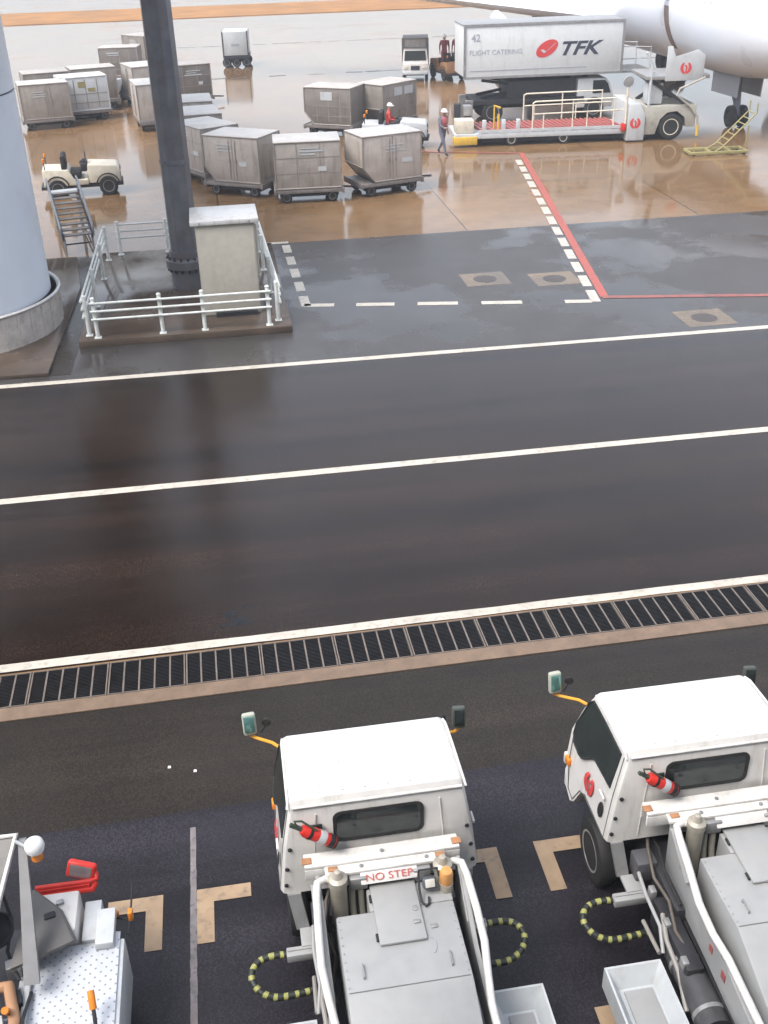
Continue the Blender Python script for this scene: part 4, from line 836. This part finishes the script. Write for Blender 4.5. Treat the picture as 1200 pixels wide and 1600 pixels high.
CT = [
 # x, y, angle, variant, label of the container, label of its dolly
 (5.85, 37.7, 16, 'a', 'rightmost container of the moving train, angled towards the walking worker', 'dolly under the rightmost container of the moving train'),
 (3.15, 37.25, -3, 'b', 'middle container of the moving train, facing the cabinet squarely', 'dolly under the square-on middle container of the moving train'),
 (1.02, 38.8, -33, 'a', 'corner-on container of the moving train directly above the cabinet lid', 'dolly under the corner-on container above the cabinet lid'),
 (-0.2, 41.2, -62, 'b', 'end-on container of the moving train just right of the mast', 'dolly under the end-on container right of the mast'),
 (-0.4, 44.1, -84, 'b', 'container behind the end-on one, only its pale roof showing right of the mast', 'dolly of the second roof behind the mast, hidden by containers'),
 (-0.62, 47.3, -88, 'c', 'farthest container of the moving train, a thin roof strip right of the mast', 'dolly of the farthest roof in the moving train'),
 (-0.95, 59.1, 14, 'd', 'dull grey container right of the mast, tilted in the picture and facing the camera', 'dolly under the dull grey container right of the mast'),
 (-2.55, 53.0, -80, 'b', 'tall grey container half hidden by the left side of the mast, nearest of its row', 'dolly under the container half hidden by the mast'),
 (-3.2, 59.6, -72, 'b', 'pale-roofed container second in the row left of the mast', 'dolly under the second container left of the mast'),
 (-4.75, 68.6, -6, 'd', 'dull dark container at the far end of the row left of the mast', 'dolly with dark wheels at the far end of the row left of the mast'),
 (-3.7, 75.0, -50, 'd', 'farthest container peeking out beside the top of the mast', 'dolly under the farthest container beside the mast'),
 (-7.55, 54.6, 12, 'b', 'grey container with pale lettering beside the edge of the round column', 'dolly under the grey container beside the round column'),
 (-5.95, 56.4, 16, 'w', 'white container with yellow labels in the group beside the round column', 'dolly under the white yellow-labelled container'),
 (-7.9, 58.6, 14, 'd', 'long-roofed container behind the grey one beside the round column', 'dolly behind the grey container by the round column'),
 (-5.7, 59.6, 14, 'd', 'dark container behind the white yellow-labelled one', 'dolly behind the white container'),
 (5.5, 48.9, -32, 'p', 'container with a cut lower corner and one white plate, left of the red-clothed driver', 'dolly under the container with the cut lower corner'),
 (7.9, 49.35, 38, 'p', 'container with two white plates right behind the red-clothed driver', 'dolly right behind the red-clothed driver'),
]
dproto = make_dolly()
for k, (x, y, a, v, lb, ld) in enumerate(CT):
    o = make_container(v, k, lb); o.location = (x, y, 0.5); o.rotation_euler = (0, 0, R(a))
    d = dproto if k == 0 else copy_tree(dproto)
    d.location = (x, y, 0.0); d.rotation_euler = (0, 0, R(a)); d['label'] = ld

wt = thing('box_trailer', 'white box trailer with dark wheels standing alone on the far wet apron', 'trailer', (2.2, 74.3, 0), R(-6))
b = B(); b.bb(-0.78, 0.78, -1.1, 1.1, 0.72, 2.1, 0.02); b.ob('box', WC, wt)
b = B(); b.bb(-0.25, 0.25, -1.112, -1.103, 1.25, 1.4); b.ob('lettering_patch', INKG, wt)
b = B()
for sx in (-1, 1): b.bb(sx * .78 - .03, sx * .78 + .03, -1.13, -1.07, .6, 2.13)
b.bb(-.8, .8, -1.12, 1.12, .55, .715); b.ob('frame', DARK, wt)
for x in (-0.62, 0, 0.62): wheel(wt, (x, -0.85, 0.28), 0.28, 0.16, (0, -1, 0))
for x in (-0.62, 0.62): wheel(wt, (x, 0.85, 0.28), 0.28, 0.16, (0, 1, 0))
B().bb(-.7, .7, -.7, .7, .3, .54).ob('underframe', DARK, wt)

ut = thing('utility_truck', 'small white truck with a grey box body facing the camera beyond the loader', 'truck', (12.0, 64.4, 0), R(-11))
b = B(); b.prism([(-1.1, .45), (-1.12, .95), (-0.95, 1.05), (-.55, 1.62), (.35, 1.62), (.35, .45)], lambda y, z: (-.72 + max(0, z - 1) * .1, y, z), lambda y, z: (.72 - max(0, z - 1) * .1, y, z), 0.03); b.ob('cab', W, ut)
b = B(); b.prism([(-.93, 1.09), (-.58, 1.58)], lambda y, z: (-.62, y - .012, z), lambda y, z: (.62, y - .012, z)) if False else b.loft([[(-.62, -.935, 1.1), (.62, -.935, 1.1), (.57, -.60, 1.57), (-.57, -.60, 1.57)], [(-.62, -.955, 1.1), (.62, -.955, 1.1), (.57, -.62, 1.57), (-.57, -.62, 1.57)]]); b.ob('windscreen', GLASS, ut)
for sx in (-1, 1): B().bb(sx * .52 - .12, sx * .52 + .12, -1.15, -1.115, .68, .82, .01).ob('headlight', LENS, ut)
B().bb(-.25, .25, -1.15, -1.12, .62, .84).ob('grille', DARK, ut)
B().bb(-.72, .72, -1.2, -1.1, .38, .55, .03).ob('bumper', WC, ut)
b = B(); b.bb(-.74, .74, .4, 2.6, .7, 2.1, .02); b.bb(-.77, .77, .38, .44, .68, 2.13); b.ob('box_body', ALU2, ut)
b = B(); b.bb(-.6, .6, .362, .378, 1.66, 2.05); b.ob('front_panel', ALU, ut)
for y in (-.6, 1.9):
    for sx in (-1, 1): wheel(ut, (sx * .64, y, .3), .3, .18, (sx, 0, 0))
B().bb(-.5, .5, -.9, 2.5, .3, .44).ob('chassis', DARK, ut)

def tow_tractor(label, loc, rz, paint=CREAM, name='tow_tractor'):
    t = thing(name, label, 'tractor', loc, rz)        # local +x is forward
    b = B(); b.prism([(0.25, .45), (1.35, .45), (1.35, .92), (1.25, 1.0), (.3, 1.08), (.25, 1.05)], lambda x, z: (x, -.55, z), lambda x, z: (x, .55, z), .03); b.ob('bonnet', paint, t)
    b = B(); b.prism([(-1.3, .42), (.24, .42), (.24, .6), (-.25, .6), (-.4, .95), (-1.3, 1.0)], lambda x, z: (x, -.6, z), lambda x, z: (x, .6, z), .03); b.ob('body', paint, t)
    b = B(); b.bb(-.45, .0, -.48, .48, .61, .85, .04).bb(-.64, -.46, -.48, -.03, .85, 1.42, .06).bb(-.64, -.46, .03, .48, .85, 1.42, .06); b.ob('seat', BLACK, t)
    B().bb(.02, .24, -.5, .5, .85, 1.12, .05).ob('dashboard', DARK, t)
    B().tube([(.2, .3, 1.1), (.2, .3, 1.4)], .018, 6).ob('mirror_post', DARK, t)
    B().lathe((.12, -.1, 1.15), (-.5, 0, .85), [(.15, 0), (.17, .015), (.15, .03), (.135, .015), (.15, 0)], 20).ob('steering_wheel', DARK, t)
    B().tube([(.12, -.1, 1.15), (.26, -.1, .95)], .02, 8).ob('steering_column', DARK, t)
    for sx in (.9, -.85):
        for sy in (-1, 1):
            wheel(t, (sx, sy * .53, .33), .33, .2, (0, sy, 0))
            b = B(); b.tube([(sx + .4 * math.cos(R(a)), sy * .615, .36 + .4 * math.sin(R(a))) for a in range(0, 181, 20)], .025, 6); b.ob('wheel_arch', BLACK, t)
    for sy in (-.38, .38): B().lathe((1.35, sy, .76), (1, 0, 0), [(.08, 0), (.08, .02), (.05, .035), (.001, .04)], 14).ob('headlight', LENS, t)
    b = B(); b.bb(1.353, 1.37, -.25, .25, .56, .86); b.ob('grille', DARK, t)
    for sy in (-.5, .5):
        B().tube([(-1.2, sy, 1.0), (-1.2, sy, 1.25)], .02, 6).ob('lamp_post', DARK, t)
        B().lathe((-1.2, sy, 1.25), (0, 0, 1), [(.04, 0), (.045, .1), (.001, .13)], 10).ob('orange_lamp', ORANGE, t)
    B().bb(-1.42, 1.42, -.5, .5, .3, .415, .02).ob('chassis', DARK, t)
    return t
t1 = tow_tractor('cream tow tractor without a driver, parked between the round column and the mast', (-4.7, 40.1, 0), R(4))
t2 = tow_tractor('white tow tractor in the far group beside the white yellow-labelled container', (-5.2, 61.6, 0), R(75), WC)
t3 = tow_tractor('white tow tractor with a red-clothed driver ahead of the white-plated containers', (7.55, 45.3, 0), R(-14), WC)
t4 = tow_tractor('small white tractor carrying two maroon-clothed workers beyond the catering truck', (13.8, 64.0, 0), R(100), DRUM)
person('driver in red workwear and white helmet sitting on the tow tractor', (7.27, 45.37, -0.04), R(-104), sit, REDW, NAVY)
person('worker in maroon workwear on the small tractor, nearer to the grey box truck', (13.5, 63.5, 0.62), R(170), stand, MAROON, MAROON)
person('worker in maroon workwear on the small tractor, nearer to the catering truck', (14.25, 63.6, 0.62), R(150), stand, MAROON, MAROON)

# ------------------------------------------------------------------ catering truck (box raised on its scissor lift)
ct = thing('catering_truck', 'white catering truck with its long box raised on a scissor lift', 'truck', (14.75, 50.2, 0), R(-2.2))
b = B(); b.bb(-3.35, 3.8, -1.2, 1.2, 2.0, 4.1, .03); b.ob('box_body', mat('catering_box_paint', (0.6, 0.62, 0.62), 0.4, var=0.04, dirt=(0.4, 0.39, 0.37, 0.4), dirt_scale=1.2, streak=True), ct)
b = B()
for z in (1.98, 4.11): b.bb(-3.39, 3.84, -1.235, -1.203, z - .05, z + .05)
for x in (-3.35, 3.8): b.bb(x - .05, x + .05, -1.24, -1.206, 1.93, 4.16)
b.bb(-3.39, 3.84, -1.2, 1.2, 4.104, 4.15, .01); b.ob('box_frame', STEEL, ct)
b = B(); b.bb(-3.1, 2.2, -1.215, -1.203, 2.25, 2.28); b.ob('side_strip', INKG, ct)
lettering('42', 'lettering', INKG, ct, (-2.85, -1.206, 3.6), (R(90), 0, 0), .42, width=.95, bold=.006)
lettering('FLIGHT CATERING', 'lettering', INKG, ct, (-1.95, -1.206, 3.0), (R(90), 0, 0), .29, width=.98)
lettering('TFK', 'lettering', INK, ct, (1.75, -1.206, 3.02), (R(90), 0, 0), .78, shear=.35, width=1.35, bold=.02)
lg = B(); lg.prism([(0.53 * math.cos(a) * math.cos(R(28)) - .3 * math.sin(a) * math.sin(R(28)) + .35, .53 * math.cos(a) * math.sin(R(28)) + .3 * math.sin(a) * math.cos(R(28)) + 3.08) for a in [2 * PI * k / 32 for k in range(32)]], lambda x, z: (x, -1.204, z), lambda x, z: (x, -1.214, z)); lo_ = lg.ob('logo', LOGO, ct)
lg = B()
for q in ([(0.05, 3.02), (.2, 3.04), (.3, 2.95), (.22, 2.88)], [(.22, 2.88), (.3, 2.95), (.75, 3.32), (.7, 3.25)]): lg.prism(q, lambda x, z: (x, -1.215, z), lambda x, z: (x, -1.22, z))
lg.ob('swoosh', WC, lo_)
b = B(); b.bb(-2.9, 3.7, -.45, .45, .55, .8, .02).bb(-2.9, 2.2, -1.1, 1.1, .82, 1.0)
for s in (-1, 1):
    b.box((0, s * .7, 1.42), (5.0, .1, .12), Matrix.Rotation(R(9), 3, 'Y')); b.box((0, s * .58, 1.42), (5.0, .1, .12), Matrix.Rotation(R(-9), 3, 'Y'))
b.bb(-1.3, 1.8, -1.0, 1.0, 1.003, 1.75, .04); b.ob('scissor_chassis', DARK, ct)
b = B(); b.prism([(1.9, .5), (3.55, .5), (3.6, .95), (3.4, 1.5), (3.2, 1.74), (1.9, 1.74)], lambda x, z: (x, -1.05, z), lambda x, z: (x, 1.05, z), .04); b.ob('cab', WC, ct)
b = B(); b.prism([(2.6, 1.1), (3.45, 1.1), (3.3, 1.5), (3.15, 1.65), (2.6, 1.65)], lambda x, z: (x, -1.053, z), lambda x, z: (x, -1.06, z)); b.ob('side_window', GLASS, ct)
for x in (-2.0, 2.7):
    for s in (-1, 1): wheel(ct, (x, s * .95, .48), .48, .28, (0, s, 0))
for s in (-1, 1): B().bb(-3.2, -2.9, s * .9 - .1, s * .9 + .1, .0, 1.0).ob('stabiliser', STEEL, ct)
b = B(); b.bb(3.85, 5.3, -1.0, 1.0, 1.9, 2.0, .01); pf = b.ob('front_platform', STEEL, ct)
b = B()
for s in (-1, 1): b.tube([(3.9, s * .98, 2.0), (3.9, s * .98, 3.0), (5.2, s * .98, 2.95), (5.2, s * .98, 2.0)], .03, 8)
b.ob('platform_railing', WC, pf)

# ------------------------------------------------------------------ cargo loader
cl = thing('cargo_loader', 'long low cargo loader with red roller deck in front of the catering truck', 'loader', (13.5, 45.0, 0), R(-5.5))
b = B(); b.bb(-3.55, 3.5, -1.1, 1.1, .32, .52, .02); b.bb(-2.6, 3.5, -1.12, -1.08, .56, .66); b.ob('main_frame', WC, cl)
b = B()
for k in range(29):
    x = -2.5 + k * .205; b.cyl((x + .12, -1.0, .60), (x - .12, 1.0, .60), .05, seg=8)
b.ob('rollers', REDR, cl)
b = B()
for k in range(15): b.box((-2.4 + k * .41, 0, .545), (.1, 2.0, .05), Matrix.Rotation(R(7), 3, 'Z'))
b.ob('deck_stripes', WC, cl)
b = B(); b.bb(-3.6, -2.62, -1.15, -.75, .1, .42, .03); b.ob('yellow_bumper', YEL, cl)
b = B(); b.bb(-3.5, -2.75, -1.0, -.3, .53, 1.05, .03); b.ob('engine_box', CREAM, cl)
b = B(); b.bb(-3.45, -3.2, -.2, .2, .53, 1.55, .03).bb(-3.0, -2.7, .2, .6, .53, 1.5, .03); b.ob('operator_console', DARK, cl)
b = B(); b.bb(-3.1, -2.75, -.3, .1, 1.1, 1.5, .02); b.ob('control_panel', STEEL, cl)
b = B(); b.tube([(-1.85, -.5, .5), (-1.85, -.5, 1.5), (-1.6, -.5, 1.4)], .05, 8); b.tube([(-1.7, -.7, .55), (-1.7, -.7, 1.2)], .05, 8); b.ob('yellow_post', YEL, cl)
b = B()
for x in (-2.3, -1.5, -.9): b.bb(x - .08, x + .08, -.9, -.7, .56, 1.0, .02)
b.ob('white_posts', WC, cl)
for y, m_ in ((-1.05, CREAM), (1.05, CREAM)):
    b = B(); b.tube([(-.35, y, .5), (-.35, y, 1.62), (-.25, y, 1.68), (3.0, y, 1.72), (3.0, y, .5)], .035, 8); b.tube([(-.35, y, 1.2), (3.4, y, 1.25)], .028, 8); b.tube([(1.3, y, .55), (1.3, y, 1.7)], .028, 8); b.tube([(.1, y, .5), (.1, y, 1.2)], .028, 8); b.tube([(1.9, y, .5), (1.9, y, 1.2)], .028, 8); b.ob('railing', m_, cl)
for x in (-1.2, .95): wheel(cl, (x, -1.0, .25), .25, .2, (0, -1, 0), CREAM)
B().bb(-2.4, 3.4, -.9, .9, .14, .318).ob('underframe', DARK, cl)
b = B(); b.prism([(3.52, .06), (4.25, .06), (4.25, 1.05), (4.0, 1.5), (3.52, 1.5)], lambda x, z: (x, -1.3, z), lambda x, z: (x, 1.2, z), .03); tw = b.ob('tower_panel', WC, cl)
crest('crest', (3.85, .75), .22, lambda x, z: (x, -1.304, z), lambda x, z: (x, -1.31, z), tw)
b = B(); b.prism([(4.28, .25), (4.75, .25), (4.9, .85), (5.2, 1.12), (5.6, 1.15), (5.95, .9), (6.0, .5), (6.4, .5), (6.4, 1.35), (4.28, 1.35)], lambda x, z: (x, -1.15, z), lambda x, z: (x, 1.15, z), .02); b.ob('drive_unit', mat('grey_cream_paint', (0.4, 0.39, 0.34), 0.5, dirt=(0.15, 0.13, 0.11, 0.6), dirt_scale=3), cl)
for s in (-1, 1): wheel(cl, (5.4, s * 1.0, .52), .52, .32, (0, s, 0), CREAM)
for s in (-.9, .9):
    b = B(); b.box((5.2, s, 1.85), (1.9, .1, .14), Matrix.Rotation(R(32), 3, 'Y')); b.box((5.2, s + .11 * (1 if s < 0 else -1), 1.85), (1.9, .1, .14), Matrix.Rotation(R(-32), 3, 'Y')); b.cyl((5.2, s - .1, 1.85), (5.2, s + .1, 1.85), .05, seg=10)
    b.ob('scissor', DARK, cl)
b = B(); b.bb(4.2, 6.8, -1.15, 1.15, 2.35, 2.5, .02); pf2 = b.ob('bridge_platform', STEEL, cl)
b = B(); b.prism([(4.95, 2.3), (6.5, 2.3), (6.5, 3.25), (6.2, 3.45), (5.3, 3.2), (5.15, 3.6), (4.95, 3.6)], lambda x, z: (x, -1.2, z), lambda x, z: (x, -1.155, z), .01); sp_ = b.ob('side_panel', WC, pf2)
crest('crest', (5.75, 2.78), .23, lambda x, z: (x, -1.204, z), lambda x, z: (x, -1.21, z), sp_)
b = B(); b.tube([(3.45, -1.25, .6), (3.45, -1.25, 2.3)], .05, 8); po = b.ob('signal_post', CREAM, cl)
B().lathe((3.45, -1.25, 2.35), (0, -1, 0), [(.001, .06), (.1, .06), (.2, .05), (.22, 0), (.2, -.06), (.001, -.06)], 20).ob('round_lamp', STEEL, po)
b = B(); b.bb(3.3, 3.48, -1.3, -1.1, .45, .75, .02); b.ob('red_box', RED, po)
b = B(); b.tube([(4.4, -1.1, 1.4), (4.4, -1.1, 2.9), (4.15, -1.1, 3.4)], .06, 8); b.tube([(4.6, -.6, 1.4), (4.6, -.6, 2.6)], .09, 8); b.bb(4.35, 5.0, -.9, -.3, 1.4, 2.2, .04); b.ob('lift_column', WC, cl)
b = B(); pts = [(6.6, -1.18, 2.4), (5.6, -1.2, 2.0), (5.5, -1.22, 1.75), (6.1, -1.22, 1.3), (6.45, -1.2, .9), (6.5, -1.2, .5)]; b.tube(pts, .045, 8); b.ob('hose', mat('pale_hose', (.4, .38, .33), .5), cl)
B().tube([(6.5, -1.2, .55), (6.5, -1.2, .15)], .06, 8).ob('yellow_foot', YEL, cl)

# ------------------------------------------------------------------ aircraft
ap = thing('airliner', 'white airliner parked nose towards the terminal at the upper right', 'aircraft', (22.5, 38.6, 0), 0)
zc, r0 = 4.7, 2.55
rings = []; NSEG = 48
for y, r, dz in ((0.0, .05, -.75), (.25, .45, -.72), (.9, .95, -.62), (2.0, 1.55, -.4), (3.6, 2.1, -.18), (5.5, 2.42, -.05), (7.5, r0, 0), (20, r0, 0), (32, r0, 0), (40, 2.2, .3), (48, 1.2, 1.0), (54, .3, 1.6)):
    rings.append([(r * math.cos(2 * PI * k / NSEG), y, zc + dz + r * 1.04 * math.sin(2 * PI * k / NSEG)) for k in range(NSEG)])
b = B(); b.loft(rings)
fu = b.ob('fuselage', [PLANEW, PLANEG], ap, 60)
for p in fu.data.polygons:
    if p.center.z < zc - 2.45: p.material_index = 1
# open forward hold door: recess frame, lining and the raised panel
def fs(a, off=0.0): return (-(r0 + off) * math.cos(R(a)), zc + (r0 + off) * 1.04 * math.sin(R(a)))
b = B(); b.loft([[(*(lambda q: (q[0], yy, q[1]))(fs(a, o)),) for a, o in [(-40 + k * 4, .012) for k in range(11)] + [(0 - k * 4, .03) for k in range(11)]] for yy in (9.0, 9.45)])
b.ob('hold_opening', HOLD, ap)
b = B(); b.loft([[(q[0], yy, q[1]) for q in [(-2.55, 5.0), (-3.2, 5.35), (-3.9, 5.4), (-4.35, 5.15), (-4.3, 5.09), (-3.9, 5.3), (-3.2, 5.25), (-2.55, 4.92)]] for yy in (9.0, 9.45)])
b.ob('hold_door', PLANEG, ap)
b = B(); pts = []
for y in (4.9, 5.8):
    b.tube([(fs(a, .004)[0], y, fs(a, .004)[1]) for a in range(8, 46, 4)], .015, 5)
for a in (8, 44): b.tube([(fs(a, .004)[0], y, fs(a, .004)[1]) for y in (4.9, 5.8)], .015, 5)
b.ob('cabin_door', PLANEG, ap)
b = B()
for k in range(30):
    y = 7 + k * .9; q0, q1 = fs(26, .004), fs(33, .004); b.loft([[(q0[0], y, q0[1]), (q0[0], y + .26, q0[1]), (q1[0], y + .26, q1[1]), (q1[0], y, q1[1])], [(q0[0] - .01, y, q0[1]), (q0[0] - .01, y + .26, q0[1]), (q1[0] - .01, y + .26, q1[1]), (q1[0] - .01, y, q1[1])]])
b.ob('cabin_windows', GLASS, ap)
def wing(sx):
    b = B(); rg = []
    for f in [i / 10 for i in range(11)]:
        x = sx * (1.8 + f * 21.0); yl = 15.9 + f * 15.5; ch = 9.5 * (1 - f) + 2.0 * f + (2.2 * max(0, .3 - f)); z = 3.55 + f * 2.3; th = ch * (.12 - .03 * f)
        rg.append([(x, yl + ch * c, z + th * t_) for c, t_ in ((0, 0), (.03, .28), (.15, .5), (.4, .55), (.7, .32), (1, .02), (.7, -.22), (.4, -.42), (.15, -.38), (.03, -.2))])
    b.loft(rg); return b.ob('wing', PLANEW, ap, 60)
wing(-1); wing(1)
for sx in (-1, 1):
    x = sx * 7.6
    b = B(); b.lathe((x, 12.4, 2.05), (0, 1, 0), [(1.0, .35), (1.12, .05), (1.2, 0), (1.3, .12), (1.42, .9), (1.45, 2.0), (1.3, 3.4), (1.0, 4.4), (.95, 4.4), (.9, 3.6)], 40); en = b.ob('engine', PLANEG, ap, 50)
    B().lathe((x, 12.4, 2.05), (0, 1, 0), [(.001, .25), (.3, .55), (1.05, .6), (1.05, .7), (.001, .7)], 32).ob('fan', DARK, en)
    b = B(); b.prism([(13.6, 3.3), (18.9, 4.0), (19.9, 3.6), (16.4, 3.0)], lambda y, z: (x - .12, y, z), lambda y, z: (x + .12, y, z), .03); b.ob('pylon', PLANEW, en)
b = B(); b.cyl((0, 6.6, .5), (0, 7.0, 2.9), .16); b.cyl((0, 6.6, .7), (0, 8.5, 2.7), .08); b.cyl((-.3, 6.6, .5), (.3, 6.6, .5), .07); ng_ = b.ob('nose_gear', mat('gear_grey', (.22, .23, .27), .4, metal=.3), ap)
for s in (-1, 1):
    B().lathe((s * .26, 6.6, .46), (s, 0, 0), [(.001, .08), (.2, .08), (.22, .04), (.3, .12), (.44, .1), (.46, 0), (.44, -.1), (.001, -.1)], 24).ob('tyre', BLACK, ng_)
    b = B(); b.prism([(5.6, 2.6), (8.2, 2.35), (8.2, 1.3), (5.7, 1.35)], lambda y, z: (s * .5, y, z), lambda y, z: (s * .54, y, z)); b.ob('gear_door', PLANEG, ng_)
for s in (-1, 1):
    b = B(); b.cyl((s * 4.2, 24.0, .6), (s * 4.0, 24.0, 3.4), .2); mg = b.ob('main_gear', MATS['gear_grey'], ap)
    for dy in (-.7, .7):
        for dx in (-.3, .3): B().lathe((s * 4.2 + dx, 24.0 + dy, .55), (1, 0, 0), [(.001, .16), (.3, .16), (.5, .18), (.55, .08), (.55, -.08), (.5, -.18), (.001, -.18)], 24).ob('tyre', BLACK, mg)
b = B(); b.loft([[(-.25, 40, 7.2), (.25, 40, 7.2), (.25, 52, 6.6), (-.25, 52, 6.6)], [(-.08, 49, 15), (.08, 49, 15), (.08, 54, 15), (-.08, 54, 15)]]); b.ob('tail_fin', PLANEW, ap)
for s in (-1, 1):
    b = B(); b.loft([[(s * .6, 44, 6.2), (s * .6, 49, 6.2), (s * .6, 49, 6.4), (s * .6, 44, 6.5)], [(s * 8.5, 49.5, 7.0), (s * 8.5, 52, 7.0), (s * 8.5, 52, 7.08), (s * 8.5, 49.5, 7.1)]]); b.ob('tailplane', PLANEW, ap)

# yellow boarding ladder and chocks by the nose gear
yl = thing('maintenance_ladder', 'pale yellow wheeled ladder stand beside the nose gear of the aircraft', 'ladder', (19.4, 40.0, 0), R(-4))
b = B(); b.bb(-1.15, 1.15, -.1, .0, .06, .16, .01).bb(-1.15, 1.15, .7, .8, .06, .16, .01)
for x in (-1.1, -.3, .5, 1.1): b.bb(x - .05, x + .05, 0.001, .699, .06, .14)
b.ob('base_frame', YELP, yl)
for y in (-.02, .72): B().tube([(-.2, y, .12), (.1, y, .3), (1.3, y, 1.5), (1.3, y, 1.85)], .03, 8).ob('rail', YELP, yl)
for k in range(7):
    f = k / 6; B().cyl((.15 + f * 1.12, -.02, .36 + f * 1.1), (.15 + f * 1.12, .72, .36 + f * 1.1), .022, seg=8).ob('rung', YELP, yl)
for x, y in ((-1.0, -.05), (1.0, -.05), (-1.0, .75), (1.0, .75)): B().lathe((x, y, .06), (0, 1, 0), [(.001, -.03), (.055, -.03), (.06, 0), (.055, .03), (.001, .03)], 12).ob('castor', BLACK, yl)
b = B(); b.tube([(1.2, .35, .15), (1.2, .35, 1.0)], .03, 8); b.ob('brace', YELP, yl)

# ------------------------------------------------------------------ rain mist over the apron
hb = B(); hb.bb(-480, 480, -40, 900, -1.0, 26.0); hz = struct(hb.ob('haze', mat('tmp_haze', (1, 1, 1))), 'stuff')
hm = bpy.data.materials.new('rain_mist'); hm.use_nodes = True; ht_ = hm.node_tree; ht_.nodes.clear()
pv = ht_.nodes.new('ShaderNodeVolumePrincipled'); pv.inputs['Color'].default_value = (0.86, 0.92, 1, 1); pv.inputs['Density'].default_value = 0.0016; pv.inputs['Anisotropy'].default_value = 0.2
ho = ht_.nodes.new('ShaderNodeOutputMaterial'); ht_.links.new(pv.outputs[0], ho.inputs['Volume']); hz.data.materials.clear(); hz.data.materials.append(hm)
